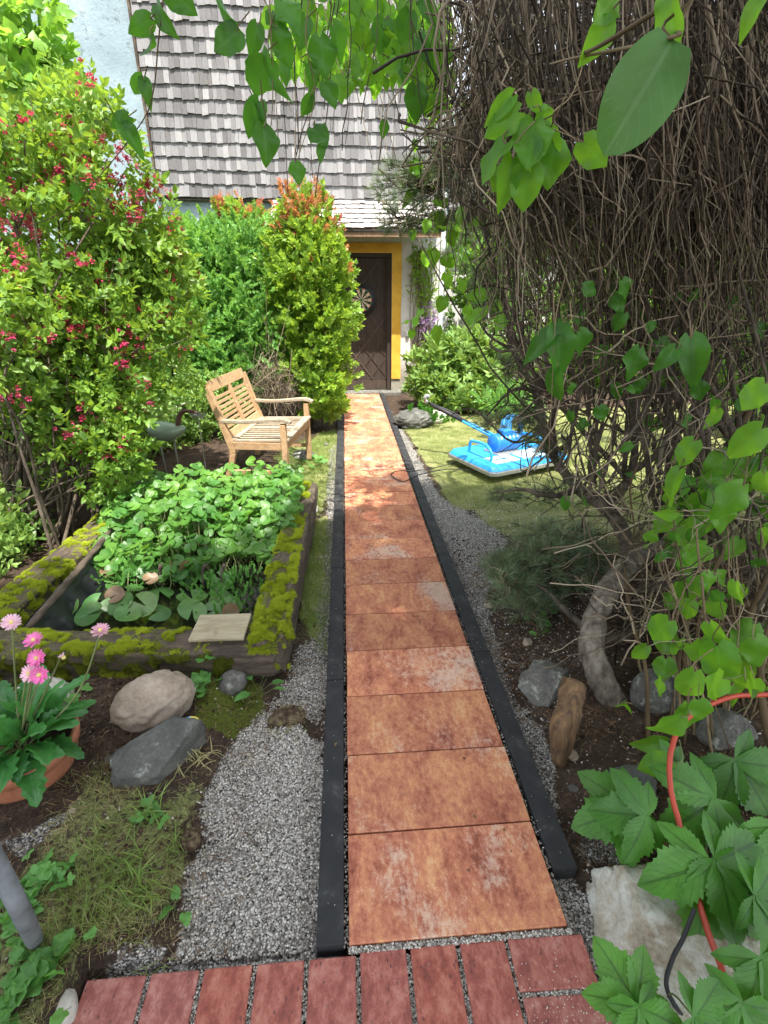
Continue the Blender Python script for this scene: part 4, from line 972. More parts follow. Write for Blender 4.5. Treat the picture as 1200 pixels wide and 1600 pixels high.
for i in range(7):
    t = .19 + i * .095
    for a_, b_ in ((.09, BL_ / 2 - .03), (BL_ / 2 + .03, BL_ - .09)): bar(m, bk(t) + (a_, .003, 0), bk(t) + (b_, .003, 0), .010, .026, (0, .3, 1), rs.rand())
local(m, 'backrest', MT['teak'], bench, bev=.002)

# metal bird and flower ornaments beside the bench
o = thing('metal_bird', (-1.93, 3.75, 0), 'metal bird garden ornament with a pale green egg shaped body on thin legs', 'garden ornament')
m = M(); t = np.linspace(0, 1, 18); c0 = D(230, 668, 3.78); c1 = D(291, 668, 3.72); ax = c1 - c0
Pp = c0 + t[:, None] * ax + np.stack([0 * t, 0 * t, -.035 * np.sin(t * 3.14)], -1); rr = .085 * np.sin(np.pi * t ** .75) ** .7 + .002
tubes(m, Pp, rr, 20); m.build('body', plain('verdigris', (.3, .38, .28), .45, .3, .3), o)
m = M(); hp = [D(278, 664, 3.73), D(281, 648, 3.72), D(290, 642, 3.70), D(303, 645, 3.68)]; tubes(m, spline(hp, 14), np.linspace(.024, .014, 14), 10)
tubes(m, spline([D(296, 642, 3.69), D(318, 646, 3.66)], 6), np.linspace(.016, .002, 6), 8); m.build('neck', plain('rust', (.12, .06, .04), .7, bump=.4), o)
for px_ in (250, 272):
    m = M(); a_ = D(px_, 680, 3.75); tubes(m, [a_, (a_[0] - .01, a_[1], .3), (a_[0], a_[1], -.03)], .008, 6); m.build('leg', MT['steel'], o)
o = thing('wire_flower', (-1.62, 3.65, 0), 'thin grey metal flower ornament on a rod beside the metal bird', 'garden ornament')
c_ = D(309, 649, 3.65); m = M(); tubes(m, [c_, (c_[0], c_[1], 0.)], .005, 6); m.build('rod', MT['steel'], o)
for a_ in range(5):
    m = M(); th_ = np.linspace(0, 6.283, 16); d_ = np.array([math.cos(a_ * 1.256 + .3), .0, math.sin(a_ * 1.256 + .3) * .35]); s2 = np.array([-d_[2] * 2.2, .3, d_[0] * .5])
    tubes(m, c_ + (.04 + .035 * np.cos(th_))[:, None] * d_ + (.018 * np.sin(th_))[:, None] * s2, .004, 5); m.build('petal', MT['steel'], o)

# blue machine on the lawn: local X along handle side
mow = thing('lawn_machine', (1.36, 4.02, .0), 'bright blue electric garden machine with flat deck and long handle on the lawn', 'garden machine')
mow.rotation_euler = (0, 0, math.atan2(-.66, .28) + math.pi / 2)     # local X = deck's long side
a_ = .50; b_ = .38; K = [(-a_, -b_ + .04), (-a_ + .05, -b_), (a_ - .05, -b_), (a_, -b_ + .04), (a_, b_ - .04), (a_ - .05, b_), (-a_ + .05, b_), (-a_, b_ - .04)]
def prism(m, K, z0, z1, inset=0., r=0.):
    n = len(K); V = [(x, y, z0) for x, y in K] + [(x * (1 - inset), y * (1 - inset), z1) for x, y in K] + [(0, 0, z0), (0, 0, z1)]
    F = np.array([[i, (i + 1) % n, n + (i + 1) % n, n + i] for i in range(n)]); T_ = np.array([[(i + 1) % n, i, 2 * n] for i in range(n)] + [[n + i, n + (i + 1) % n, 2 * n + 1] for i in range(n)])
    m.add(V, [F, T_], r)
m = M(); prism(m, K, .035, .075); local(m, 'bumper', MT['steel'], mow, bev=.006)
m = M(); prism([0][0] if 0 else m, [(x * .985, y * .98) for x, y in K], .076, .115, .05); dk = local(m, 'deck', MT['blue'], mow, bev=.006)
m = M(); box(m, (-.22, -.17, .1175), (.3, .2, .004)); box(m, (.16, -.14, .1175), (.36, .24, .004)); local(m, 'panel', MT['blue_pale'], mow)
m = M()
for i in range(7): box(m, (-.30 + i * .022, -.17 + (i % 2) * .004, .1205), (.012, .035 if i % 3 else .05, .002))
local(m, 'lettering', MT['blue_dark'], mow)
m = M(); box(m, (-.05, .03, .125), (.3, .24, .02)); local(m, 'motor_foot', MT['steel'], mow, bev=.004)
m = M(); nn2 = 26; xs2 = np.linspace(-.2, .12, nn2)
tubes(m, np.stack([xs2, np.full(nn2, .03), np.full(nn2, .215)], -1), [(.0 if i in (0, nn2 - 1) else .083 + .014 * (i // 2 % 2)) for i in range(nn2)], 24); local(m, 'motor', MT['blue_dark'], mow, True)
m = M(); box(m, (-.04, .03, .315), (.12, .1, .06)); local(m, 'switch_box', MT['blue_dark'], mow, bev=.01)
for sx in (-.36, .30):
    m = M(); tubes(m, spline([(sx, -.28 + .1, .11), (sx, -.27 + .1, .2), (sx, -.17 + .1, .255), (sx, 0.1, .245), (sx, .16, .225), (sx, .18, .11)], 22), .014, 10); local(m, 'guard', MT['blue'], mow, True)
# cable coil seen as a blue ball of loops
m = M()
for k in range(11):
    th_ = np.linspace(0, 6.283, 40); A = rotm(rs.uniform(-.5, .5) + k * .05, rs.uniform(-.35, .35), 0)[0]
    tubes(m, (np.stack([.13 * np.cos(th_) * rs.uniform(.8, 1), .03 * np.sin(th_ * 2 + k), .13 * np.sin(th_)], -1) @ A.T) + np.array([.2, .2, .30]), .0055, 6)
local(m, 'cable_coil', MT['blue'], mow, True)
mi = Matrix.Translation(mow.location) @ mow.rotation_euler.to_matrix().to_4x4(); mi = mi.inverted()
def tl(p): return np.array((mi @ Vector([float(v) for v in p]))[:])
hb = D(792, 692, 4.12); he = D(668, 629, 4.45); q_ = he - hb
m = M(); sd = np.array([.02, .045, 0])
for s_2 in (-1, 1): tubes(m, [tl(hb + sd * s_2), tl(hb + q_ * .55 + sd * s_2 * .6)], .013, 8, cap=True)
local(m, 'handle', MT['blue'], mow, True)
m = M(); tubes(m, [tl(hb + q_ * .5), tl(hb + q_ * .96)], .022, 10, cap=True); tubes(m, spline([tl(hb + q_ * .4), tl(hb + q_ * .7 + np.array([0, 0, .03])), tl(hb + q_ * .95)], 10), .008, 6); local(m, 'grip', MT['black'], mow, True)
m = M(); tubes(m, spline([tl(he), tl(he + [-.03, .0, .03]), tl(he + [-.02, 0, .07]), tl(he + [.02, 0, .06])], 8), .02, 8, cap=True); local(m, 'hook', MT['steel'], mow, True)
m = M(); cb = [G(757, 742, 0), G(740, 736, 0), G(700, 733, 0), G(655, 742, .012), G(630, 752, .012), G(612, 743, .012), G(620, 736, .012), G(655, 735, .012), G(700, 726, 0), G(728, 716, 0)]
tubes(m, spline(cb, 60), .0045, 6); m.build('cable', MT['black'], label='thin black cable lying in a loop over the right kerb and slabs', cat='cable')

# terracotta pot and gerbera
pc = np.array([-1.435, .61, -.0])
pot = thing('plant_pot', pc, 'round terracotta plant pot at the left edge holding pink gerberas', 'plant pot')
m = M(); lathe(m, [(.0, 0), (.115, 0), (.135, .01), (.155, .06), (.165, .115), (.166, .118), (.174, .12), (.178, .15), (.172, .162), (.158, .16), (.154, .12), (0, .12)], pc, 48); m.build('pot_body', MT['terracotta'], pot)
m = M(); P_ = [];
th_ = np.linspace(0, 6.283, 25)[:-1]; V = [[pc[0], pc[1], .150]] + [[pc[0] + .157 * math.cos(a), pc[1] + .157 * math.sin(a), .14] for a in th_]
m.add(V, np.array([[0, i + 1, (i + 1) % 24 + 1] for i in range(24)])); m.build('soil', MT['pebble_dirt'], pot)
ger = thing('gerbera', pc + [0, 0, .14], 'gerbera with five pink daisy blooms and dark green lobed leaves in the terracotta pot', 'potted flower')
L_ger = leaf_tpl(lambda t: (.17 + .08 * t) * sin(math.pi * min(1, t * .93 + .07)) ** .7 + .01, 17, .25, .45, 3, .16, .35)
m = M(); st = M()
gl = [(-1.46, .47, .19), (110, 1125), (165, 1105), (100, 1180), (60, 1170), (30, 1165), (15, 1095), (55, 1085), (85, 1095), (130, 1090), (0, 1140), (10, 1190), (75, 1200)]
for k in range(42):
    an = k * 2.4 + rs.uniform(-.3, .3); el = rs.uniform(.1, .9) if k < 24 else rs.uniform(.8, 1.3); L_ = rs.uniform(.13, .2) * (1 if k < 24 else .8)
    d_ = np.array([[math.cos(an) * math.cos(el), math.sin(an) * math.cos(el), math.sin(el)]]); base = pc + np.array([.03 * math.cos(an), .03 * math.sin(an), .15])
    s0 = base + d_[0] * .05
    scatter(m, L_ger, s0[None], align(d_ + [[0, 0, .15]], np.array([rs.normal(0, .4)])), np.array([[L_ * .95, L_, L_]]))
    tubes(st, [base, s0 + d_[0] * .01], .003, 5)
m.build('foliage', MT['gerbera_leaf'], ger); st.build('leaf_stalks', MT['stem_green'], ger)
def petals(n, r0, ln, wd, lift, seed=0):
    it = []; pt = leaf_tpl(lambda t: wd * (.35 + .65 * sin(math.pi * min(1, .15 + t * .8))), 5, .1, -.05 + .1 * (lift < 0), 1)
    for i in range(n):
        a = i * 6.283 / n; e = lift + .12 * (i % 3); it.append((pt, align(np.array([[math.cos(a) * math.cos(e), math.sin(a) * math.cos(e), math.sin(e)]]))[0], (r0 * math.cos(a), r0 * math.sin(a), .001 * (i % 3)), ln, (i % 5) / 5))
    return combine(it)
PT = petals(22, .006, .030, .16, .12); PT2 = petals(16, .005, .020, .16, .4); PW = petals(14, .004, .02, .16, -.9)
for k, (px_, py_, yy_, nrm_, mt_, lab) in enumerate([
        (18, 973, .66, (.3, -.5, .8), 'pink_pale', 'side-on pale bloom'), (53, 1001, .62, (.0, -.35, .9), 'pink', 'vivid pink upper bloom'), (58, 1028, .60, (.0, -.75, .65), 'pink', 'vivid pink bloom below the top one'),
        (47, 1052, .58, (-.2, -.8, .6), 'pink_pale', 'left light pink lower bloom'), (62, 1054, .56, (.1, -.9, .5), 'pink', 'lowest bloom facing the viewer'), (157, 986, .66, (.1, -.25, .95), 'pink_pale', 'tall outlying bloom on a bent stalk'), (98, 1026, .64, (.6, -.2, -.75), 'pink_pale', 'drooping wilted bloom')]):
    c_ = D(px_, py_, yy_); A = align(np.array([nrm_], float)); A2 = np.stack([A[:, :, 0], -A[:, :, 2], A[:, :, 1]], -1)
    m = M(); s_ = .82 if k != 6 else .7
    scatter(m, PW if k == 6 else PT, c_[None], A2, s_)
    if k != 6: scatter(m, PT2, c_[None] + np.array(nrm_) * .003, A2, s_)
    f_ = m.build('bloom', MT[mt_], ger, label=lab)
    m = M(); V = IV * .008 + c_ + np.array(nrm_) * .004; m.add(V, IF); e_ = m.build('flower_eye', MT['yellow_eye'], f_); e_.matrix_parent_inverse = Matrix.Identity(4)
    m = M(); b_ = pc + np.array([rs.uniform(-.03, .03), rs.uniform(-.03, .03), .15]); mid = (b_ + c_) / 2 + np.array([(.04 if k == 5 else .0), 0, -.02 if k == 5 else 0])
    tubes(m, spline([b_, mid, c_ - np.array(nrm_) * .006], 12), .0032, 7); m.build('stalk', MT['stem_green'], ger)
# grey pipe, lower left corner
m = M(); tubes(m, spline([DI(-60, 1240, 1.40), DI(-2, 1355, 1.55), DI(36, 1430, 1.62), G(58, 1478, -.02)], 16), .019, 14, cap=True); m.build('pipe', MT['pipe'], label='grey plastic pipe slanting into the grass at the lower left edge', cat='pipe')
# hose and cable on the right
hs = [(.74, -.45, .0), G(1145, 1570, .03), G(1128, 1510, .10), G(1105, 1450, .12), G(1085, 1385, .14), G(1062, 1290, .2), G(1046, 1220, .25), G(1050, 1160, .32), G(1075, 1120, .36), G(1130, 1092, .38), G(1190, 1085, .38), G(1290, 1085, .38)]
m = M(); tubes(m, spline(hs, 90) + (np.random.RandomState(2).normal(0, .0015, (90, 3))).cumsum(0) * .3, .0078, 12); m.build('hose', MT['hose'], label='orange red garden hose curving up through the leaves on the right', cat='hose')
m = M(); tubes(m, spline([G(1085, 1420, .16), G(1068, 1465, .12), G(1050, 1500, .11), G(1042, 1545, .105), G(1075, 1600, .06), G(1110, 1640, .02)], 30), .0052, 10); m.build('cable', MT['black'], label='thick black cable bending over the pale rock beside the hose', cat='cable')
# split stump piece leaning by the trunk
mm = M(); P_ = spline([G(876, 1188, -.04), D(884, 1140, .545), D(893, 1095, .60), D(902, 1062, .64)], 50); tubes(mm, P_, np.interp(np.linspace(0, 1, 50), [0, .15, .8, .97, 1], [.03, .045, .058, .05, .005]), 30, 0., True)
V = mm.V[0].astype(float); C_ = np.repeat(P_, 30, 0); d_ = V - C_; V = C_ + d_ * (1 + (fbm(V * [1, 1, .25], 26, 4, 4) - .5)[:, None] * 1.1) * np.where((d_ @ np.array([.75, -.6, .1]) > .022)[:, None], .72, 1.)
mm.V[0] = V; mm.build('wood_stump', MT['stump'], label='split brown wood stump leaning against the foot of the pine', cat='stump')

# ============================================================ SHRUBS AND TREES
def blobpts(blobs, gap=.35, gsc=3., seed=0, up=.3):
    Ps = []; Ds = []
    for c, r, n in blobs:
        d = unit(n); rad = rs.rand(n) ** .45
        rad = rad * (1 + .35 * (fbm(d + np.array(c), 2.2, seed) - .5) * 2)
        p = np.array(c) + d * rad[:, None] * np.array(r); Ps.append(p); Ds.append(d / np.array(r) * np.mean(r))
    P_ = np.vstack(Ps); D_ = np.vstack(Ds)
    k = fbm(P_, gsc, seed + 3, 3) > gap; P_ = P_[k]; D_ = D_[k]
    D_ = D_ / np.linalg.norm(D_, axis=1, keepdims=True) * .7 + unit(len(D_)) * .75 + np.array([0, 0, up])
    return P_, D_
def pb(px, py, Y, rx, ry, ryd, n):
    """ellipsoid seen at photo pixel (px,py), at depth Y, radii in photo pixels, ryd its depth radius in metres"""
    c = D(px, py, Y); k = np.linalg.norm(c - np.array([CX, CY, CAMH])) / FPX * .92
    return (c, (rx * k, ryd, ry * k), n)
def shrub(name, loc, label, cat, blobs, tpl, leafm, s0, s1, gap=.38, gsc=3., up=.3, stems=8, stemr=.012, group=None, seed=0, stemm='bark', extra=None, partname='foliage', zmin=0., sprd=.25):
    root = thing(name, loc, label, cat, group)
    P_, D_ = blobpts(blobs, gap, gsc, seed, up); k = P_[:, 2] > zmin + .03; P_ = P_[k]; D_ = D_[k]; n = len(P_)
    m = M(); tpls = tpl if isinstance(tpl, list) else [tpl]
    for i, t in enumerate(tpls):
        q = np.arange(n) % len(tpls) == i
        scatter(m, t, P_[q], align(D_[q], rs.uniform(-3, 3, q.sum())), rs.uniform(s0, s1, q.sum()))
    m.build(partname, MT[leafm], root)
    if stems:
        m = M(); S = []
        for i in range(stems):
            c, r, _ = blobs[i % len(blobs)]
            b = np.array(loc, float) + np.array([rs.normal(0, sprd), rs.normal(0, sprd * .6), 0]); e = np.array(c) + unit(1)[0] * np.array(r) * .6
            mid = (b + e) / 2 + np.array([rs.normal(0, .08), rs.normal(0, .08), .1 * np.linalg.norm(e - b)])
            S.append(spline([b, (b + mid) / 2 + rs.normal(0, .03, 3), mid, e], 14))
            for j in range(3):
                a = S[-1][rs.randint(5, 12)]; S.append(spline([a, a + unit(1)[0] * np.array(r) * .35 + [0, 0, .1], a + unit(1)[0] * np.array(r) * .7 + [0, 0, .15]], 14))
        S = np.array(S); rad = np.array([np.linspace(1, .35, 14) * stemr * (1 if i % 4 == 0 else .4) for i in range(len(S))])
        tubes(m, S, rad, 6); m.build('branches', MT[stemm], root)
    return root
SP = lambda leaf, **k: [sprig(leaf, seed=s, **k) for s in range(4)]
SP_wei = SP(L_lance, pairs=4, length=1., ls=.52, spread=62)
SP_fine = SP(L_small, pairs=7, length=1., ls=.28, spread=50, whorl=3)
SP_pho = SP(L_simple, pairs=4, length=.8, ls=.5, spread=55, whorl=3)
SP_lau = SP(simple_leaf(.24, .08, .2), pairs=2, length=.5, ls=.9, spread=70, whorl=4)
# weigela
wb = [pb(50, 350, 3.0, 110, 130, .5, 420), pb(150, 245, 3.2, 55, 85, .35, 200), pb(215, 365, 3.4, 60, 75, .4, 260), pb(60, 500, 2.8, 120, 130, .5, 330), pb(180, 520, 3.1, 105, 100, .45, 320),
      pb(110, 630, 2.7, 95, 75, .35, 190), pb(185, 610, 2.9, 40, 45, .3, 60), pb(150, 720, 2.6, 60, 50, .25, 70), pb(185, 700, 2.6, 30, 40, .2, 30), pb(250, 470, 3.5, 60, 60, .3, 110), pb(-20, 500, 2.4, 60, 110, .4, 100), pb(40, 230, 3.1, 70, 60, .4, 120)]
wei = shrub('weigela', (-2.45, 2.5, -.02), 'tall arching weigela shrub with deep pink flowers on the left side', 'flowering shrub', [(c, r, int(k * 1.5)) for c, r, k in wb], SP_wei, 'weigela', .075, .135, .36, 3.2, .15, 44, .013, seed=11, stemm='bark')
fl = leaf_tpl(lambda t: .05 + .22 * t ** 2 * (1 if t < .9 else .6), 4, .1, .2, 1); FL = combine([(fl, align(np.array([[math.cos(i * 1.3) * .7, 1, math.sin(i * 1.3) * .7]]))[0], (0, 0, 0), 1, (i % 5) / 5) for i in range(11)])
def flowers(root, blobs, n, cl, s, mat, name='blossoms', zlo=-9, bias=None):
    m = M(); P_, D_ = blobpts([(c, r, max(1, int(n * k / 100))) for c, r, k in blobs], .0, 3, 5)
    P_ += D_ * .03; D_[:, 1] -= .5
    if bias is not None: q = rs.rand(len(P_)) < bias(P_); P_ = P_[q]; D_ = D_[q]
    i = np.repeat(np.arange(len(P_)), cl); Q_ = P_[i] + rs.normal(0, s * 1.1, (len(i), 3))
    scatter(m, FL, Q_, align(D_[i] + unit(len(i)) * .6), rs.uniform(.6, 1.15, len(i)) * s)
    return m.build(name, MT[mat], root)
flowers(wei, wb, 15, 8, .027, 'blossom')
# lilac like shrub top left against the wall
lb = [pb(0, 120, 4.3, 75, 100, .5, 330), pb(70, 190, 4.6, 50, 50, .4, 130), pb(5, 20, 4.6, 50, 60, .5, 130), pb(-110, 100, 4.2, 90, 200, .7, 200), pb(50, 270, 4.4, 80, 60, .4, 160)]
shrub('lilac', (-4.2, 4.6, -.05), 'tall light green shrub rising behind the weigela against the blue grey wall', 'shrub', lb, SP(leaf_tpl(W_heart, 4, .2, .2, 1), pairs=3, length=.9, ls=.55, spread=60), 'lilac', .13, .22, .36, 3, .2, 12, .02, seed=21)
ub = [((-2.9, 3.0, .25), (.35, 1.3, .3), 600), ((-2.5, 4.6, .3), (.5, .6, .35), 500), ((-2.0, 5.1, .35), (.6, .4, .4), 500), ((-2.6, 2.2, .15), (.3, .5, .2), 260)]  # dark foliage added to deepen the shade below the weigela and behind the bench
shrub('undergrowth', (-2.6, 3.6, -.04), 'dark low leafy undergrowth added to deepen the shade behind the weigela stems', 'undergrowth', ub, SP_wei, 'laurel', .08, .15, .3, 4, .6, 10, .008, seed=17)
# clipped evergreen behind the bench
cb_ = [pb(330, 450, 6.1, 95, 85, .6, 1500), pb(400, 520, 5.9, 60, 95, .5, 1100), pb(300, 540, 5.8, 85, 90, .5, 1100), pb(395, 420, 6.2, 55, 70, .5, 700), pb(270, 430, 6.1, 70, 60, .5, 600), pb(360, 590, 5.6, 70, 50, .35, 500), pb(330, 390, 6.3, 60, 35, .4, 300)]
shrub('evergreen_bush', (-1.75, 6.0, -.04), 'dense fine leaved blue green bush rising behind the bench', 'bush', cb_, SP_fine, 'cypress', .10, .19, .30, 4, .35, 16, .014, seed=31)
m = M(); b0 = D(425, 610, 5.3)
S = np.array([spline([b0 + rs.normal(0, .12, 3) * [1, .6, 1.2], b0 + rs.normal(0, .16, 3) * [1, .6, 1.4], b0 + rs.normal(0, .2, 3) * [1, .6, 1.5]], 8) for _ in range(150)]); tubes(m, S, .0025, 4)
m.build('dry_twigs', MT['twig'], label='tangle of dry brown twigs at the foot of the bushes behind the bench', cat='twigs')
# photinia by the path
ph = [pb(484, 420, 5.75, 65, 70, .42, 520), pb(500, 500, 5.7, 55, 75, .4, 520), pb(506, 590, 5.6, 46, 62, .36, 400), pb(478, 350, 5.85, 46, 45, .35, 260), pb(455, 480, 5.8, 38, 75, .35, 330), pb(475, 570, 5.75, 40, 50, .35, 200), pb(512, 630, 5.5, 30, 28, .25, 110)]
pho = shrub('photinia', (-.75, 5.75, -.04), 'upright yellow green photinia bush with red young shoots left of the front door', 'bush', ph, SP_pho, 'photinia', .09, .15, .30, 4, .6, 16, .014, seed=41, sprd=.09)
m = M(); P_, D_ = blobpts([(c, (r[0] * 1.02, r[1], r[2] * 1.05), n) for (c, r, n) in [ph[0], ph[3], ph[3]]], .3, 5, 8, 1.)
k_ = rs.rand(len(P_)) < smooth(1.85, 2.6, P_[:, 2]) * .42 + .05; scatter(m, SP_pho[0], P_[k_] + D_[k_] * .03, align(D_[k_]), .095); m.build('young_shoots', MT['photinia_red'], pho)
p2 = [pb(380, 350, 6.9, 40, 24, .25, 130), pb(350, 335, 6.9, 18, 14, .2, 40)]
o = shrub('photinia', (-1.9, 7.0, -.04), 'small red tipped shrub top showing above the dense bush', 'bush', p2, SP_pho, 'photinia', .09, .13, .3, 4, .8, 6, .01, seed=51)
m = M(); P_, D_ = blobpts([(c, r, int(n * .8)) for c, r, n in p2], .3, 5, 8, 1.); scatter(m, SP_pho[1], P_ + [0, 0, .06], align(D_), .085); m.build('young_shoots', MT['photinia_red'], o)
# laurel right of the door
lr = [pb(690, 570, 6.9, 55, 40, .35, 160), pb(740, 560, 6.9, 50, 45, .35, 150), pb(670, 600, 6.6, 35, 24, .25, 50), pb(720, 620, 6.5, 60, 30, .3, 110), pb(780, 600, 6.6, 50, 45, .35, 110)]
shrub('laurel', (1.25, 6.8, -.05), 'broad leaved evergreen shrub with rosettes right of the front door', 'shrub', lr, SP_lau, 'laurel', .12, .18, .30, 4, .6, 18, .014, seed=61, stemm='stem_brown')
b3 = [pb(740, 450, 8.4, 60, 90, .4, 330), pb(800, 430, 8.2, 70, 110, .5, 420), pb(770, 370, 8.6, 60, 60, .4, 200), pb(830, 520, 7.6, 60, 70, .4, 260)]
shrub('climbing_rose', (2.1, 8.3, -.05), 'loose sunlit pale green climber between the white downpipe and the pine', 'climber', b3, SP_pho, 'hedge', .12, .2, .42, 3, .3, 14, .012, seed=71)
b4 = [pb(790, 625, 6.0, 45, 22, .25, 200), pb(820, 650, 5.7, 35, 18, .2, 120)]
shrub('rue_plant', (1.9, 6.0, -.05), 'low silvery blue green plant behind the blue machine', 'plant', b4, SP_fine, 'cypress', .08, .13, .25, 4, .8, 6, .006, seed=75)
b5 = [pb(655, 650, 5.8, 28, 12, .12, 60), pb(690, 660, 5.6, 20, 10, .1, 30)]
shrub('ground_ivy', (.6, 5.75, -.02), 'dark low ivy creeping over the mossy rock by the door', 'plant', b5, SP_pho, 'vine', .06, .1, .25, 4, .8, 0, seed=77)
# climber on the porch wall
v1 = [pb(660, 405, 8.0, 18, 32, .06, 170), pb(665, 460, 8.0, 17, 40, .06, 150), pb(650, 430, 8.0, 12, 40, .05, 60)]
v2 = [pb(668, 500, 8.0, 20, 26, .06, 90)]
o = shrub('wall_climber', (.9, 8.02, 0), 'thin yellow green climber with a few violet flowers on the wall right of the door', 'climber', v1, SP_fine, 'photinia', .05, .09, .3, 6, .1, 0, seed=81)
m = M(); P_, D_ = blobpts(v2, .1); scatter(m, FL, P_, align(D_), .045); m.build('flowers', leafmat('violet_flower', [(.2, .1, .3), (.35, .2, .45), (.5, .4, .6)], .3, 0), o)
m = M(); S = []
for i in range(26):
    a = D(rs.uniform(650, 680), 400, HY - .03); S.append(spline([[rs.uniform(.85, 1.12), HY - .02, .3 + rs.rand() * .4], [rs.uniform(.85, 1.2), HY - .03, 1.], [a[0] + rs.normal(0, .05), HY - .03, 1.7], [a[0] + rs.normal(0, .06), HY - .035, 2.2]], 16))
tubes(m, np.array(S), .005, 5); m.build('branches', MT['stem_brown'], o)

# background hedges (solid lumpy masses with leaves)
def hedge(name, x0, x1, y, h, d, label, mat='hedge', n=5000, s=.16, seed=0, loc=None, tpl=None, gap=.0):
    bl = []; k = max(2, int((x1 - x0) / (d * 1.1)))
    for i in range(k):
        cx = x0 + (x1 - x0) * (i + .5) / k; hh = h * (.85 + .3 * rs.rand()); yy = y(cx) if callable(y) else y
        bl.append(((cx, yy, hh * .5), ((x1 - x0) / k * .72, d * .6, hh * .56), n // k))
    yy = y((x0 + x1) / 2) if callable(y) else y
    return shrub(name, ((x0 + x1) / 2, yy, -.05), label, 'hedge', bl, tpl or SP_pho, mat, s * .8, s * 1.3, gap, 2., .3, 10, .02, seed=seed)
hedge('hedge', -6.5, -2.6, 7.1, 1.9, 1.0, 'shaded hedge between the weigela and the house wall', 'hedge', 4500, .17, 91)
hedge('hedge', 3.6, 9.5, lambda x: 8.5 - (x - 3.6) * .3, 2.3, 1.2, 'bright sunlit hedge closing the lawn on the right', 'hedge', 5500, .19, 93)
hedge('hedge', 4.6, 7.5, lambda x: 5.5 - (x - 4.6) * 1.2, 2.0, 1.2, 'light green hedge at the right edge behind the climber tangle', 'hedge', 3500, .17, 95)
hedge('hedge', -7.5, -4.6, lambda x: 2.5, 2.8, 1.4, 'tall hedge far left behind the picket fence', 'hedge', 2500, .2, 97)
def tree(name, x, y, h, cr, label, mat, n, s, seed, zc=None, tr=.14):
    root = thing(name, (x, y, -.05), label, 'tree')
    zc = zc or h * .65; bl = []
    for i in range(11):
        d_ = unit(1)[0]; bl.append(((x + d_[0] * cr * .6, y + d_[1] * cr * .6, zc + d_[2] * cr * .55), (cr * .5, cr * .5, cr * .42), n // 11))
    P_, D_ = blobpts(bl, .36, 1.2, seed); m = M(); scatter(m, SP_pho[0], P_, align(D_, rs.uniform(-3, 3, len(P_))), rs.uniform(s * .7, s * 1.2, len(P_))); m.build('crown', MT[mat], root)
    m = M(); tubes(m, spline([(x, y, -.05), (x + .1, y, h * .25), (x - .05, y, h * .5), (x, y, zc + cr * .3)], 14), np.linspace(tr, tr * .4, 14), 10)
    for c, r, _ in bl: tubes(m, spline([(x, y, zc - cr * .6), (np.array(c) + [x, y, zc - cr * .4]) / 2, c], 10), np.linspace(tr * .45, .01, 10), 6)
    m.build('trunk', MT['bark'], root); return root
tree('broadleaf_tree', 7.5, 12, 6.5, 2.6, 'pale green tree beyond the right hedge', 'lilac', 3200, .3, 101)
tree('broadleaf_tree', 11.5, 7.5, 6.5, 2.8, 'tree at the far right glimpsed through the dry twigs', 'hedge', 2600, .32, 103)
# unseen tree added behind the camera, crown edge shaped to shade the near path
def shade_tree():
    root = thing('unseen_shade_tree', (-1.2, -7.0, -.05), 'large leafy tree added out of view behind the viewpoint to shade the near path', 'tree')
    m = M(); P_ = np.stack([rs.uniform(-6.5, 5.5, 26000), rs.uniform(-10.0, -1.15, 26000), rs.uniform(7.6, 9.8, 26000)], -1)
    e = fbm(P_, .8, 7, 3) + .25; xq = P_[:, 0] + (8.7 - P_[:, 2]) * .10; yb = -.45 - 1.4 * (1 - smooth(-.25, .75, xq)) - .55 * smooth(1.2, 2.2, xq); edge = 1 - smooth(yb - .5, yb + .2, P_[:, 1] + .9 * (fbm(P_, 1.6, 3) - .5) + (P_[:, 2] - 8.7) * .42)
    k = (rs.rand(len(P_)) < np.clip(e * 2 - .3, .2, 1) * edge); P_ = P_[k]
    scatter(m, SP_pho[0], P_, align(unit(len(P_))), rs.uniform(.22, .36, len(P_))); m.build('crown', MT['hedge'], root)
    m = M(); tubes(m, spline([(-1.2, -7.0, -.05), (-1.0, -6.9, 3), (-1.2, -6.5, 6), (-1, -6, 8.5)], 16), np.linspace(.3, .14, 16), 14)
    for i in range(16): tubes(m, spline([(-1.2, -6.5, 5.5 + rs.rand() * 2), (-1 + rs.normal(0, 2), -5 + rs.normal(0, 1.5), 7.6), (rs.uniform(-6, 5), rs.uniform(-9, -2), 8.6)], 12), np.linspace(.09, .015, 12), 7)
    m.build('trunk', MT['bark'], root)
shade_tree()

# picket fence behind the weigela
fn = thing('picket_fence', (-3.1, 3.2, -.03), 'old weathered picket fence half hidden behind the weigela stems', 'fence')
fa = np.array([-2.7, 1.3]); fb = np.array([-3.0, 5.6]); nP = 34; dd = (fb - fa) / np.linalg.norm(fb - fa)
for i in range(nP):
    p = fa + (fb - fa) * i / (nP - 1); m = M(); hh = .92 + rs.normal(0, .03); tl_ = rs.normal(0, .02)
    bar(m, (p[0], p[1], -.05), (p[0] + tl_, p[1] + rs.normal(0, .02), hh), .022, .065, (dd[0], dd[1], 0), rs.rand()); m.build('picket', MT['fence'], fn, False)
for z in (.25, .75):
    m = M(); bar(m, (fa[0] - .03, fa[1], z), (fb[0] - .03, fb[1], z), .035, .06, r=.4); m.build('rail', MT['fence'], fn, False)

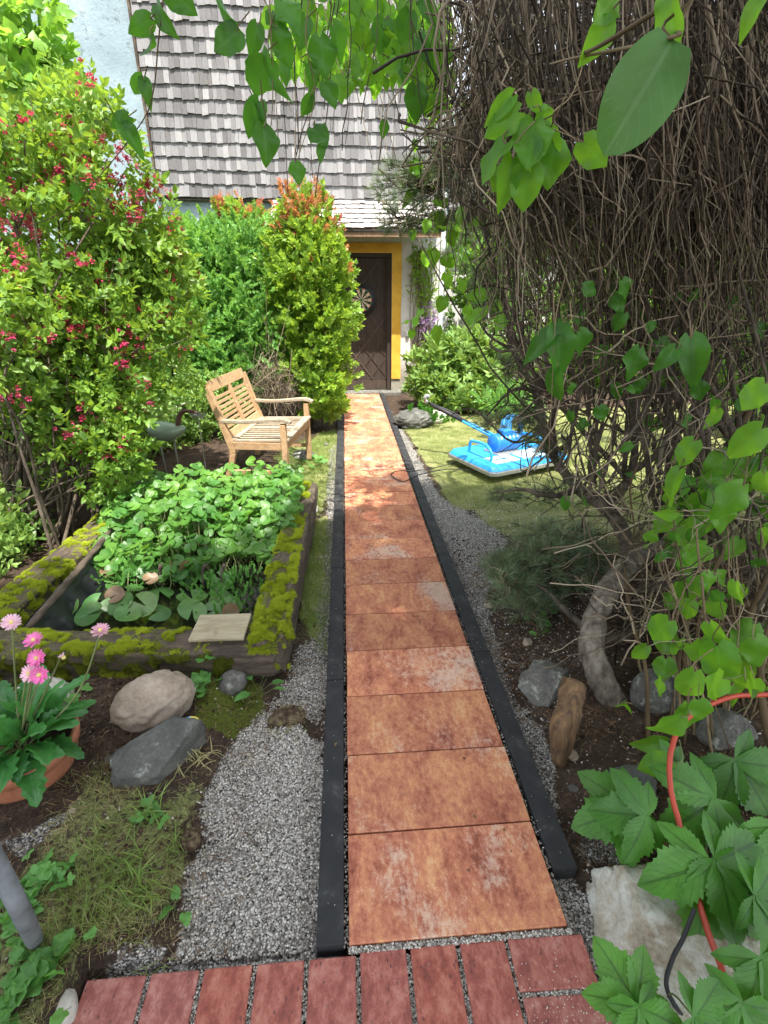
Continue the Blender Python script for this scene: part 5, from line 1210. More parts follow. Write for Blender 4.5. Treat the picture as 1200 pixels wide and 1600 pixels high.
# ============================================================ POND PLANTS
def roundleaf(cup=.12, notch=.5, n=15):
    th = np.linspace(notch / 2, 2 * math.pi - notch / 2, n) + math.pi / 2 * 0
    V = [[0, .12, 0]]; uv = [[0, .2]]
    for k, r in enumerate((.28, .5)):
        for a in th: V.append([r * math.sin(a + math.pi), r * math.cos(a + math.pi), cup * r * r * 4 * (1 + .35 * math.sin(a * 3)) * .5]); uv.append([r * 2 * math.sin(a) * 1.0, .5 - r * math.cos(a)])
    F3 = np.array([[0, 1 + i + 1, 1 + i] for i in range(n - 1)]); F4 = np.array([[1 + i, 1 + i + 1, 1 + n + i + 1, 1 + n + i] for i in range(n - 1)])
    return np.array(V), [F3, F4], np.array(uv), np.zeros(len(V))
RL = [roundleaf(c, nt_) for c, nt_ in ((.15, .5), (-.12, .7), (.3, .35))]
pl = thing('marsh_plant', (-1.25, 2.45, .0), 'thick clump of round bright green leaves on stalks filling the back of the pond', 'pond plant')
n = 1500; X_ = rs.uniform(-1.95, -.62, n); Y_ = rs.uniform(1.85, 3.1, n)
frontY = 1.9 + .25 * np.sin(X_ * 5) + .30 * (X_ < -1.55); k = Y_ > frontY - .1; X_ = X_[k]; Y_ = Y_[k]; n = len(X_)
H_ = (.10 + .20 * smooth(0, .5, Y_ - frontY[k])) * rs.uniform(.35, 1.15, n) + .10 * (fbm(np.stack([X_, Y_, X_ * 0], -1), 4, 3) - .3)
H_ = np.maximum(H_, .03)
m = M(); P_ = np.stack([X_, Y_, H_], -1); dn = np.stack([rs.normal(0, .35, n), rs.normal(-.35, .35, n), np.ones(n)], -1)
A = align(np.cross(dn, unit(n)) + 1e-3); 
def align_n(nrm, roll):
    """leaf normal = nrm, random heading"""
    nrm = nrm / np.linalg.norm(nrm, axis=1, keepdims=True); h = np.stack([np.cos(roll), np.sin(roll), 0 * roll], -1); h = h - nrm * np.sum(h * nrm, 1, keepdims=True); h /= np.linalg.norm(h, axis=1, keepdims=True)
    return np.stack([np.cross(h, nrm), h, nrm], -1)
for i in range(3):
    q = np.arange(n) % 3 == i; scatter(m, RL[i], P_[q], align_n(dn[q], rs.uniform(0, 6.3, q.sum())), rs.uniform(.05, .092, q.sum()), np.clip(.2 + .6 * smooth(2., 2.7, Y_[q]) + rs.normal(0, .2, q.sum()), 0, 1))
m.build('foliage', MT['pond_leaf'], pl)
m = M(); B_ = P_ + np.stack([rs.normal(0, .05, n), rs.normal(0, .05, n), -H_ - .01], -1); S = np.stack([B_, (B_ + P_) / 2 + rs.normal(0, .01, (n, 3)), P_], 1); tubes(m, S, .0025, 4); m.build('stalks', MT['stem_green'], pl)
# water lily pads near the front
lp = thing('water_lily', (-1.3, 1.55, 0), 'dull green and reddish water lily pads at the front of the pond', 'pond plant')
m = M(); mr = M()
LP = [(250, 925, .1), (300, 935, .11), (350, 905, .09), (345, 935, .09), (190, 945, .1), (150, 945, .1), (225, 945, .1), (310, 905, .09), (140, 960, .1), (265, 880, .07), (300, 955, .1), (210, 920, .07), (360, 945, .09), (180, 915, .07), (330, 955, .08), (110, 950, .08), (245, 955, .1), (200, 960, .09), (350, 920, .08)]
for px_, py_, s_ in LP:
    p = G(px_, py_, .02 + .05 * rs.rand()); m = M(); scatter(m, RL[rs.randint(2)], p[None], align_n(np.array([[rs.normal(0, .3), rs.normal(-.2, .3), 1]]), np.array([rs.uniform(0, 6.3)])), s_ * 1.5); m.build('pad', MT['lily_leaf'], lp)
for px_, py_, s_, nr in ((175, 893, .1, (0, -.2, 1)), (270, 890, .1, (-.9, -.4, .3)), (288, 890, .09, (.9, -.5, .2)), (180, 930, .08, (.2, -.5, .7)), (235, 905, .07, (.3, -.3, .8)), (360, 955, .07, (.3, -.8, .5))):
    p = G(px_, py_, .08); mr = M(); scatter(mr, RL[2], p[None], align_n(np.array([nr], float), np.array([1.])), s_ * 1.25); mr.build('pad', MT['wpad'], lp, label='upturned withered brown pad')
shrub('water_grass', (-1.05, 1.75, 0), 'low mat of fine green weed in the shallow water between the lily pads', 'pond plant', [((-1.0, 1.75, .02), (.3, .3, .04), 500), ((-1.55, 2.05, .05), (.3, .3, .06), 500)], SP_fine, 'weed', .03, .06, .3, 5, .6, 0, seed=88)
for px_, lb_ in ((250, 'leftmost short brown reed stump standing between the lily pads'), (318, 'short brown reed stump in the middle of the pond front'), (347, 'short brown reed stump nearest the right sleeper')):
    m = M(); a_ = G(px_, 915, 0.0); tubes(m, spline([a_, a_ + [.01, .01, .09], a_ + [.03, .0, .14]], 8), .012, 8, cap=True); m.build('reed_stump', MT['bark'], label=lb_, cat='reed')

# ============================================================ PINE
NEED = []
for i in range(30):
    a = i * 2.39996; ti = .25 + .75 * (i / 30.); d_ = np.array([[math.cos(a) * ti, 1.0 - .3 * ti, math.sin(a) * ti]]); v = np.array([[-.016, 0, 0], [.016, 0, 0], [0, 1, 0]])
    NEED.append(((v, [np.array([[0, 1, 2]])], np.zeros((3, 2)), np.zeros(3)), align(d_, np.array([i * .7]))[0], (0, -.35 * (i % 5) / 5, 0), 1, (i % 7) / 7))
NEED = combine(NEED)
pine = thing('pine_tree', G(965, 1110, -.02), 'gnarled old pine with a crooked bare trunk leaning over the bed right of the path', 'pine tree')
TP = [G(978, 1122, -.06), D(955, 1092, .78), D(936, 1052, .82), D(925, 1000, .90), D(938, 945, 1.02), D(965, 900, 1.18), D(1000, 868, 1.40), D(1030, 850, 1.6)]
m = M(); T1 = spline(TP, 60); rr = np.interp(np.linspace(0, 1, 60), [0, .1, .3, .5, .7, .85, 1], [.075, .058, .051, .050, .048, .042, .032])
barky(m, T1, rr, 30, .16, 3); m.build('trunk', MT['bark_grey'], pine)
m = M()
L1 = spline([D(985, 880, 1.35), D(975, 835, 1.6), D(948, 795, 1.9), D(905, 765, 2.15), D(870, 722, 2.35), D(850, 672, 2.5), D(836, 610, 2.65), D(803, 548, 2.8), D(790, 475, 2.95), D(800, 400, 3.05), D(845, 345, 3.1)], 70)
barky(m, L1, np.linspace(.045, .014, 70), 16, .14, 9)
LM = [([D(868, 720, 2.35), D(862, 668, 2.3), D(868, 630, 2.3)], .03, .018), ([D(905, 765, 2.15), D(860, 775, 2.0), D(815, 765, 2.0), D(770, 770, 2.1)], .02, .006),
      ([D(925, 985, .95), D(890, 960, 1.2), D(850, 920, 1.4), D(800, 900, 1.45)], .018, .006), ([D(930, 1000, .9), D(1000, 985, 1.1), D(1040, 940, 1.3), D(1060, 900, 1.4)], .022, .018),
      ([D(975, 925, 1.1), D(1030, 920, 1.2), D(1065, 905, 1.25)], .014, .01), ([D(1000, 868, 1.4), D(1040, 868, 1.5), D(1062, 855, 1.55), D(1095, 790, 1.7), D(1140, 690, 1.8), D(1215, 560, 1.9)], .026, .016),
      ([D(845, 345, 3.1), D(790, 300, 3.2), D(720, 290, 3.3), D(640, 300, 3.4)], .014, .004), ([D(800, 400, 3.05), D(740, 345, 3.2), D(680, 260, 3.3)], .012, .004),
      ([D(836, 610, 2.65), D(800, 610, 2.6), D(760, 650, 2.6)], .014, .005), ([D(850, 672, 2.5), D(800, 690, 2.5), D(740, 640, 2.6), D(700, 650, 2.7)], .011, .003),
      ([D(803, 548, 2.8), D(760, 520, 2.8), D(735, 470, 2.9)], .012, .004), ([D(948, 795, 1.9), D(985, 740, 2.0), D(990, 660, 2.1), D(950, 560, 2.2), D(900, 480, 2.3)], .03, .012),
      ([D(985, 740, 2.0), D(1060, 680, 2.0), D(1120, 560, 2.0)], .02, .01), ([D(990, 660, 2.1), D(1010, 560, 2.3), D(1000, 420, 2.4)], .016, .01)]
LM += [([L1[k] + 0 * L1[k], L1[k] + rs.normal(0, .12, 3), L1[k] + rs.normal(0, .28, 3) + [-.1, 0, .05]], .008, .002) for k in range(8, 68, 2)]
for pts, a, b in LM:
    q = spline(pts, 22); barky(m, q, np.linspace(a, b, 22), 9, .12, 5)
m.build('branches', MT['bark'], pine)
def pads(blobs, s, tw=.5, seed=0):
    T_ = []; Dd = []; S = []
    for c, r, n in blobs:
        d = unit(n); rad = rs.rand(n) ** .6; p = np.array(c) + d * rad[:, None] * np.array(r); p = p[fbm(p, 7, seed) > .3]
        hub = np.array(c) + unit(len(p)) * np.array(r) * .35; T_.append(p); dd_ = p - hub; dd_ = dd_ / np.linalg.norm(dd_, axis=1, keepdims=True) + [0, 0, .5]; Dd.append(dd_)
        q = rs.rand(len(p)) < tw; S.append(np.stack([hub[q], (hub[q] + p[q]) / 2 + rs.normal(0, .015, (q.sum(), 3)), p[q]], 1))
    return np.vstack(T_), np.vstack(Dd), np.vstack(S)
PB = [pb(855, 880, 1.55, 88, 52, .2, 300), pb(800, 905, 1.45, 50, 45, .18, 150), pb(910, 860, 1.6, 40, 30, .2, 110), pb(830, 945, 1.35, 45, 20, .12, 70), pb(865, 835, 1.75, 70, 22, .2, 130),
      pb(820, 650, 2.6, 40, 40, .2, 95), pb(770, 660, 2.7, 30, 16, .15, 35), pb(795, 575, 2.7, 25, 30, .15, 45), pb(855, 700, 2.4, 35, 25, .15, 50), pb(860, 770, 2.2, 60, 25, .2, 60), pb(790, 780, 2.2, 30, 18, .15, 25),
      pb(665, 285, 2.6, 80, 35, .25, 230), pb(720, 240, 2.6, 50, 45, .25, 150), pb(640, 345, 2.6, 55, 22, .2, 80), pb(740, 330, 2.6, 50, 40, .2, 120), pb(760, 440, 2.7, 45, 45, .2, 90), pb(700, 400, 3.1, 35, 20, .15, 30), pb(600, 320, 3.4, 25, 15, .15, 16)]
T_, Dd, S = pads(PB, .08)
m = M(); scatter(m, NEED, T_, align(Dd, rs.uniform(-3, 3, len(T_))), rs.uniform(.05, .09, len(T_))); m.build('needles', MT['needle'], pine)
m = M(); tubes(m, S, np.array([.004, .003, .002]), 5); m.build('twigs', MT['twig'], pine)

# ============================================================ OVERGROWN CLIMBER (right)
cl = thing('overgrown_climber', (1.9, 1.6, -.02), 'huge old climber of dry hanging brown twigs and bare stems filling the right side', 'climber')
def dpts(px, py, Y):
    x = (px - 600) / FPX; u = -(py - 800) / FPX; f = math.cos(PITCH) + u * math.sin(PITCH); z = -math.sin(PITCH) + u * math.cos(PITCH)
    rx = x * math.cos(YAW) + f * math.sin(YAW); ry = -x * math.sin(YAW) + f * math.cos(YAW); t = (Y - CY) / ry
    return np.stack([CX + rx * t, Y + 0 * rx, CAMH + z * t], -1)
n = 3500
px = 690 + 600 * rs.rand(n) ** .85; Y = rs.uniform(.9, 2.5, n)
pe = 290 + 250 * rs.rand(n) ** 1.7 + 90 * smooth(760, 900, px) * rs.rand(n); pe = np.where(px < 760, pe * (.55 + .35 * rs.rand(n)), pe)
tp = dpts(px + rs.normal(0, 45, n) + 30 * np.sin(px * .02), rs.uniform(-160, 260, n), Y + rs.normal(0, .15, n)); bt = dpts(px + rs.normal(0, 22, n) + 15, pe, Y)
k = 9; t = np.linspace(0, 1, k)[None, :, None]
wob = np.cumsum(rs.normal(0, 1, (n, k, 3)) * [.02, .018, .006], 1) * (.3 + 2.4 * rs.rand(n, 1, 1) ** 2); S = tp[:, None] * (1 - t) + bt[:, None] * t + wob
r0 = rs.uniform(.0011, .0030, n); r0 = np.where(rs.rand(n) < .06, r0 * 1.9, r0)
m = M(); tubes(m, S, r0[:, None] * np.linspace(1.15, .5, k)[None], 3); m.build('hanging_twigs', MT['twig'], cl)
# criss-crossing fine twigs below and inside
n = 2600; px = rs.uniform(720, 1260, n); py = rs.uniform(-20, 1010, n); q = px > 720 + 80 * smooth(250, 400, py) + 110 * smooth(560, 800, py) ; px = px[q]; py = py[q]; n = len(px); Y = rs.uniform(1.0, 2.5, n) * (1 - .35 * smooth(700, 1000, py))
a0 = dpts(px, py, Y); a0[:, 2] = np.maximum(a0[:, 2], .06); L_ = rs.uniform(.15, .6, n)[:, None]; d0 = unit(n) * [1, .6, 1] + [.1, 0, .15]
kk = 8; S = a0[:, None] + np.linspace(-.5, .5, kk)[None, :, None] * (d0 * L_)[:, None] + np.cumsum(rs.normal(0, .012, (n, kk, 3)), 1); S[..., 2] = np.maximum(S[..., 2], .03)
m = M(); r0 = rs.uniform(.0013, .004, n); tubes(m, S, r0[:, None] * np.linspace(1.2, .5, kk)[None], 4); m.build('fine_twigs', MT['twig'], cl)
# bent dark branches
m = M()
for i in range(120):
    px0 = rs.uniform(840, 1280); py0 = rs.uniform(560, 1060) if px0 > 1060 else rs.uniform(520, 790); Y0 = rs.uniform(1.2, 2.5) * (1 - .4 * smooth(800, 1060, py0)); a = D(px0, py0, Y0); a[2] = max(a[2], 0)
    b = D(px0 + rs.normal(20, 90), rs.uniform(150, 520), Y0 + rs.uniform(-.1, .5)); mid = (a + b) / 2 + rs.normal(0, .12, 3) * [1, .6, .6]
    q_ = spline([a, a * .6 + mid * .4 + rs.normal(0, .04, 3), mid, b + rs.normal(0, .05, 3) * 0], 18); r_ = rs.uniform(.004, .011); tubes(m, q_ + np.cumsum(rs.normal(0, .004, (18, 3)), 0), np.linspace(r_, r_ * .45, 18), 7)
for i in range(16):
    px0 = rs.uniform(930, 1250); Y0 = rs.uniform(1.2, 2.2); a = D(px0, rs.uniform(700, 900), Y0); b = D(px0 - rs.uniform(40, 260), rs.uniform(60, 380), Y0 + .2); mid = (a + b) / 2 + rs.normal(0, .14, 3)
    q_ = spline([a, mid, b], 24) + np.cumsum(rs.normal(0, .005, (24, 3)), 0); barky(m, q_, np.linspace(.017, .006, 24), 9, .1, 4)
    for k_ in (8, 13, 18): tubes(m, spline([q_[k_], q_[k_] + rs.normal(0, .12, 3) + [0, 0, .1], q_[k_] + rs.normal(0, .3, 3) + [0, 0, .2]], 12), np.linspace(.007, .002, 12), 6)
m.build('branches', MT['bark'], cl)
# the stout stems at lower right
ST = [([D(1230, 560, 1.7), D(1190, 610, 1.6), D(1140, 700, 1.5), D(1105, 780, 1.4), D(1065, 855, 1.3)], .017, .02), ([D(1240, 930, 1.0), D(1150, 945, 1.05), D(1040, 940, 1.15)], .02, .013), ([D(1240, 1005, .9), D(1130, 985, .95), D(1045, 935, 1.1)], .012, .01),
      ([G(1015, 1205, 0.02), D(1012, 1120, .62), D(1008, 1040, .7), D(985, 960, .9), D(975, 880, 1.2)], .010, .007), ([G(1135, 1205, .02), D(1128, 1130, .6), D(1140, 1060, .65), D(1160, 990, .75), D(1200, 900, .9)], .017, .012),
      ([G(1105, 1180, .02), D(1075, 1100, .65), D(1060, 1040, .7), D(1080, 960, .8), D(1130, 860, 1.0)], .010, .006), ([G(1230, 1250, .02), D(1195, 1120, .5), D(1190, 1030, .6), D(1215, 940, .7)], .015, .012),
      ([D(1000, 1230, .4), D(1020, 1165, .5), D(1045, 1130, .6), D(1060, 1050, .7)], .006, .004), ([D(1215, 1190, .45), D(1130, 1200, .5), D(1050, 1195, .5)], .004, .003), ([D(1200, 1240, .4), D(1150, 1190, .5), D(1100, 1130, .6), D(1060, 1010, .8)], .006, .004),
      ([D(1230, 790, 1.5), D(1170, 840, 1.4), D(1110, 880, 1.3), D(1050, 890, 1.3)], .012, .008), ([D(1220, 1075, .7), D(1120, 1020, .9), D(1040, 1010, 1.0), D(960, 1000, 1.1)], .008, .004), ([G(1060, 1120, .02), D(1040, 1060, .8), D(1035, 980, .9), D(1060, 900, 1.1)], .009, .006),
      ([D(1230, 700, 1.2), D(1130, 740, 1.3), D(1060, 820, 1.4), D(1010, 900, 1.4)], .008, .004), ([D(1010, 700, 1.2), D(985, 760, 1.2), D(990, 840, 1.2), D(960, 900, 1.2)], .005, .003)]
m = M()
for pts, a, b in ST: q = spline(pts, 30); barky(m, q, np.linspace(a, b, 30), 10, .07, 7)
for i in range(75):
    px0 = rs.uniform(1050, 1290); a = G(px0, rs.uniform(1080, 1230), .0); b = D(px0 + rs.normal(0, 60), rs.uniform(800, 980), rs.uniform(.8, 1.5)); mid = (a + b) / 2 + rs.normal(0, .06, 3)
    q_ = spline([a, mid, b], 16); r_ = rs.uniform(.002, .007); tubes(m, q_ + np.cumsum(rs.normal(0, .003, (16, 3)), 0), np.linspace(r_, r_ * .6, 16), 6)
m.build('stems', MT['stem_brown'], cl)
# leaves on the outside and top of the climber
m = M(); n = 2400
P_ = np.stack([rs.uniform(.5, 4.4, n), rs.uniform(.7, 1.9, n), rs.uniform(0, 1, n)], -1); P_[:, 2] = 2.95 + .35 * P_[:, 2] + .25 * np.sin(P_[:, 0] * 2); P_ = P_[fbm(P_, 1.7, 3) > .35]
P2 = np.stack([3.4 + .5 * rs.rand(2600), rs.uniform(.6, 4.2, 2600), rs.uniform(.6, 3.1, 2600)], -1); P2 = P2[fbm(P2, 1.6, 13) > .56]; P3 = np.stack([rs.uniform(1.5, 3.8, 1500), 3.6 + .5 * rs.rand(1500), rs.uniform(1.9, 3.1, 1500)], -1); P3 = P3[fbm(P3, 1.6, 19) > .62]
P_ = np.vstack([P_, P2, P3]); scatter(m, SP_pho[1], P_, align(unit(len(P_)) + [0, 0, .4]), rs.uniform(.12, .2, len(P_))); m.build('foliage', MT['vine_light'], cl)

# heart shaped leaves
def heart_tpl(wfac=1., rows=15, half=3, droop=.22, fold=.22, serr=0., wav=.22):
    V, F, uv, tr = leaf_tpl(lambda t: wfac * W_heart(t) * (1 + .03 * sin(t * 23)), rows, fold, droop, half, serr, wav)
    V[:, 1] -= .16 * np.abs(uv[:, 0]) * (1 - uv[:, 1]) ** 5; return V, F, uv, tr
W_heart2 = lambda t: float(np.interp(t, [0, .05, .15, .3, .45, .6, .75, .88, .96, 1], [.12, .27, .38, .43, .41, .34, .24, .12, .04, .003]))
def W_heart(t): return W_heart2(t) + .003
HEART = [heart_tpl(1.), heart_tpl(.82, droop=.45, fold=.4), heart_tpl(1.08, fold=.05, droop=.1, serr=.03, wav=.3), heart_tpl(.9, fold=-.15, droop=.3, wav=.35), heart_tpl(.7, fold=.6, droop=.6)]
OVAL = leaf_tpl(lambda t: .345 * sin(math.pi * min(1, t * .9 + .1)) ** .55 * (1 if t < .97 else .7) + .005, 17, .18, .12, 4, 0, .05)
EYE = np.array([CX, CY, CAMH])
def zdepth(c):
    return float((np.asarray(c) - EYE) @ np.array([sin(YAW) * math.cos(PITCH), math.cos(YAW) * math.cos(PITCH), -sin(PITCH)]))
def vineleaf(m, px, py, size, Y, ang, tpl=None, face=.8, sm=None):
    """a leaf with its stalk end at photo pixel px,py; size = length in photo px; ang = direction of the tip on the picture, 0 = down, + = to the right"""
    c = D(px, py, Y); d_ = np.linalg.norm(c - EYE); s = size * zdepth(c) * .98 / FPX
    a = R(ang); h = np.array([[sin(a) * math.cos(YAW), rs.normal(0, .25), -math.cos(a)]])
    tocam = (EYE - c) / d_; nr = tocam * face + rs.normal(0, .35, 3) + [0, 0, .35]
    h = h[0] / np.linalg.norm(h[0]); x = np.cross(h, nr); x /= np.linalg.norm(x); z = np.cross(x, h)
    scatter(m, tpl or HEART[rs.randint(5)], c[None], np.stack([x, h, z], -1)[None], s)
    if sm is not None: tubes(sm, spline([c, c - h * s * .18 + rs.normal(0, .1, 3) * s, c - h * s * .38 + rs.normal(0, .2, 3) * s + [0, 0, s * .15]], 6), .0011 + s * .006, 5)
def vine(name, stempts, leaves, label, mat='vine', group=None, r=.002, tpl=None):
    c0 = stempts[0]; root = thing(name, c0, label, 'vine shoot', group)
    sm = M(); tubes(sm, spline(stempts, 30), np.linspace(r, r * .5, 30), 6); m = M()
    for l in leaves: vineleaf(m, l[0], l[1], l[2] * (1. if tpl else .84), l[3], l[4], tpl=tpl, sm=sm, face=2.2 if tpl else .8)
    m.build('foliage', MT[mat], root); sm.build('stem', MT['stem_brown'], root); return root
GV = 'leafy shoots hanging from above'
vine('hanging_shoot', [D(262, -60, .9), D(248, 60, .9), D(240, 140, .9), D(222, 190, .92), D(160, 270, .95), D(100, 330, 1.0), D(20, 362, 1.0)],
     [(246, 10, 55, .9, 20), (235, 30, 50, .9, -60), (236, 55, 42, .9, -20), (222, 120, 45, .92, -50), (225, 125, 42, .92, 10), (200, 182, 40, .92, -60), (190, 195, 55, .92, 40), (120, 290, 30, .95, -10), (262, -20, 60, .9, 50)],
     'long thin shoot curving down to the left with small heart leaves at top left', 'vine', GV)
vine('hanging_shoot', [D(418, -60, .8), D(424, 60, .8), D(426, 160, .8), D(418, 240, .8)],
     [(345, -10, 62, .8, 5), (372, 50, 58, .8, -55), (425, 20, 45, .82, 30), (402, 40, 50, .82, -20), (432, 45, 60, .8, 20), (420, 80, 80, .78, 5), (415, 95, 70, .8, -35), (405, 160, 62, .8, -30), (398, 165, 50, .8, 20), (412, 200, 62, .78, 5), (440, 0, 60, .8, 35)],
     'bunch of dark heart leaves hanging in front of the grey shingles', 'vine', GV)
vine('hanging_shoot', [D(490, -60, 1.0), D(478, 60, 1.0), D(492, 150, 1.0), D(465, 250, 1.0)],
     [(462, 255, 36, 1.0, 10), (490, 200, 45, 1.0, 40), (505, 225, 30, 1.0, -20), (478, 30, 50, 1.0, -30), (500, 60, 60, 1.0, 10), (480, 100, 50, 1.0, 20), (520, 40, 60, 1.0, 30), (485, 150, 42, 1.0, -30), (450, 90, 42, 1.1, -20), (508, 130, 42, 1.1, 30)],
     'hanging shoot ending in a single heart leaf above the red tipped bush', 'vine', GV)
vine('hanging_shoot', [D(650, -60, 1.3), D(640, 60, 1.3), D(648, 150, 1.3)], [(650, 135, 55, 1.3, 5), (635, 90, 40, 1.3, -30), (655, 60, 50, 1.3, 25), (640, 20, 50, 1.3, -20), (600, 30, 50, 1.4, -10), (610, 80, 36, 1.5, 20), (600, 190, 28, 1.6, 0), (660, 0, 50, 1.3, 40)],
     'leafy shoot hanging left of the dry twig curtain', 'vine', GV)
vine('hanging_shoot', [D(1100, -40, .0), D(1060, 40, .0), D(1045, 60, -.02), D(900, 90, .2), D(860, 100, .3)], [(1052, 62, 168, -.02, -28)],
     'one very large pale oval leaf hanging near the top right corner', 'vine_big', GV, .003, OVAL)
vine('hanging_shoot', [D(1130, -60, -.05), D(1060, -5, .0), D(940, 70, .1), D(905, 85, .2)], [(1050, -15, 110, .0, 0), (950, 35, 70, .15, -30), (960, -5, 62, .15, -40), (1190, -5, 60, .0, -30)],
     'pale broad leaves cut by the top right edge of the view', 'vine_light', GV, .004)
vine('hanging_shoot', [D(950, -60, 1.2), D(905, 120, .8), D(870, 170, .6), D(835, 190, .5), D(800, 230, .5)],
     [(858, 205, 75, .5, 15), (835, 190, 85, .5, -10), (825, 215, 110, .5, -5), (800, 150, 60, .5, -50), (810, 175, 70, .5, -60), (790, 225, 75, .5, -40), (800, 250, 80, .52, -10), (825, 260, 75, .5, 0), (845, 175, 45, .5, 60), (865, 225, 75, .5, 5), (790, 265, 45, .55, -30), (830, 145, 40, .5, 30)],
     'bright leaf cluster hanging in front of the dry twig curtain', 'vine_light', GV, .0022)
vine('hanging_shoot', [D(850, 195, .5), D(880, 208, .48), D(912, 222, .46)], [(912, 222, 65, .46, 50)], 'curled leaf with a browned edge on a short stalk', 'vine_light', GV, .0015)
vine('hanging_shoot', [D(900, 300, 1.2), D(885, 420, 1.0), D(868, 500, .8), D(862, 620, .8), D(855, 760, .9)], [(872, 520, 75, .8, -60), (868, 515, 95, .8, 15), (905, 520, 60, .8, 30), (868, 580, 62, .8, 5), (880, 505, 50, .85, -20)],
     'green leaves on a thin hanging stem in front of the pine trunk', 'vine', GV)
vine('hanging_shoot', [D(1100, 420, 1.0), D(1090, 500, .9), D(1070, 560, .8), D(1075, 680, .8)], [(1080, 530, 90, .8, 5), (1055, 545, 50, .8, -40), (1000, 545, 62, .9, -5), (1090, 600, 40, .8, 30), (975, 490, 40, 1.0, -20), (960, 460, 40, 1.0, 30)],
     'large heart leaves hanging in the middle of the bare branches at right', 'vine', GV)
vine('hanging_shoot', [D(1215, 640, .7), D(1160, 740, .7), D(1120, 800, .7), D(1075, 860, .7)], [(1195, 600, 60, .7, -20), (1190, 670, 80, .7, -30), (1160, 760, 80, .65, -30), (1130, 790, 60, .7, 10), (1085, 690, 55, .8, -20), (1062, 735, 55, .8, -25), (1055, 800, 45, .8, -50), (1120, 640, 40, .8, 10), (1195, 740, 60, .7, 20)],
     'leafy shoot in front of the thick slanting stem at the right edge', 'vine_light', GV)
vine('hanging_shoot', [G(1150, 1200, .0), D(1100, 1060, .5), D(1050, 1000, .55), D(1040, 960, .6)], [(1045, 970, 60, .5, -20), (1095, 1000, 60, .5, 10), (1120, 1010, 95, .45, 10), (1085, 1050, 80, .42, -10), (1110, 975, 60, .5, 30), (1140, 1030, 60, .5, 35), (1010, 1010, 45, .6, -30), (1040, 1030, 45, .6, -10), (1180, 1000, 70, .5, 20), (1040, 1160, 60, .45, -70), (1150, 910, 45, .7, 0), (1105, 895, 40, .7, 10), (1180, 1060, 60, .45, 10), (1080, 940, 40, .6, -10), (1075, 1100, 60, .4, 0), (975, 1100, 50, .55, 20)],
     'climbing shoot with fresh green heart leaves above the red hose', 'vine_light', 'climbing shoots at the lower right')
# loose mass of hanging leaves, top centre
root = thing('hanging_foliage', D(570, -60, 1.8), 'mass of small bright leaves hanging from above at the top centre of the view', 'climber')
m = M(); sm = M()
for i in range(500):
    px_ = 430 + 270 * rs.rand(); lim = 215 * (1 - .25 * abs((px_ - 560) / 150)) ; py_ = -70 + lim * rs.rand() ** .8 + (60 if px_ > 640 else 0); Y_ = rs.uniform(1.3, 2.9)
    vineleaf(m, px_, py_, rs.uniform(17, 34) * 1.5 / (Y_ * .5 + .8), Y_, rs.normal(0, 35), sm=sm)
for i in range(80): vineleaf(m, rs.uniform(640, 790), rs.uniform(150, 520), rs.uniform(16, 30), rs.uniform(2.2, 3.2), rs.normal(0, 40), sm=sm)
m.build('foliage', MT['vine_light'], root)
for i in range(50):
    px_ = rs.uniform(430, 760); Y_ = rs.uniform(1.2, 2.8); tubes(sm, spline([D(px_, -90, Y_), D(px_ + rs.normal(0, 12), 40, Y_), D(px_ + rs.normal(0, 25), rs.uniform(120, 320), Y_)], 12) + np.cumsum(rs.normal(0, .004, (12, 3)), 0), .0018, 5)
sm.build('stems', MT['twig'], root)
root = thing('climber_foliage', D(1100, 900, 1.3), 'scattered small leaves growing among the bare branches on the right', 'climber')
m = M(); sm = M()
for i in range(150):
    px_ = rs.uniform(880, 1220); py_ = rs.uniform(430, 1080); Y_ = rs.uniform(.9, 2.2) * (1 - .4 * float(smooth(800, 1080, py_)))
    if px_ < 960 + 60 * rs.rand() and py_ > 780: continue
    vineleaf(m, px_, py_, rs.uniform(16, 34), Y_, rs.normal(0, 45), sm=sm)
m.build('foliage', MT['vine'], root); sm.build('stems', MT['stem_green'], root)

# lobed leaves, lower right
def lobed():
    it = []; ll = [(-112, .62, .26), (-56, .88, .33), (0, 1., .35), (56, .88, .33), (112, .62, .26)]
    for k, (a, L_, w_) in enumerate(ll):
        tt = [0, .12, .3, .5, .62, .66, .8, .9, 1.]; ww = [.2, .45, .85, 1., .95, .72, .58, .34, .02]
        def W(t, w_=w_):
            b = float(np.interp(t, tt, ww)) * w_; ph = (t * 11) % 1.
            return b * (1 + (.20 * (ph - .5) if t > .25 else 0)) + .003
        t_ = leaf_tpl(W, 45, .16, .20, 4, 0, .05); A = rotm(R(-a), .10 * (k % 2) - .03, rs.uniform(-.15, .15))[0]; it.append((t_, A, (0, 0, .003 * (k % 3)), L_, .5))
    return combine(it)
LOB = lobed()
anm = M(); ast = M(); root = thing('anemone_plant', G(1130, 1420, 0), 'big lobed toothed green leaves of a perennial over the pale rock, lower right', 'plant')
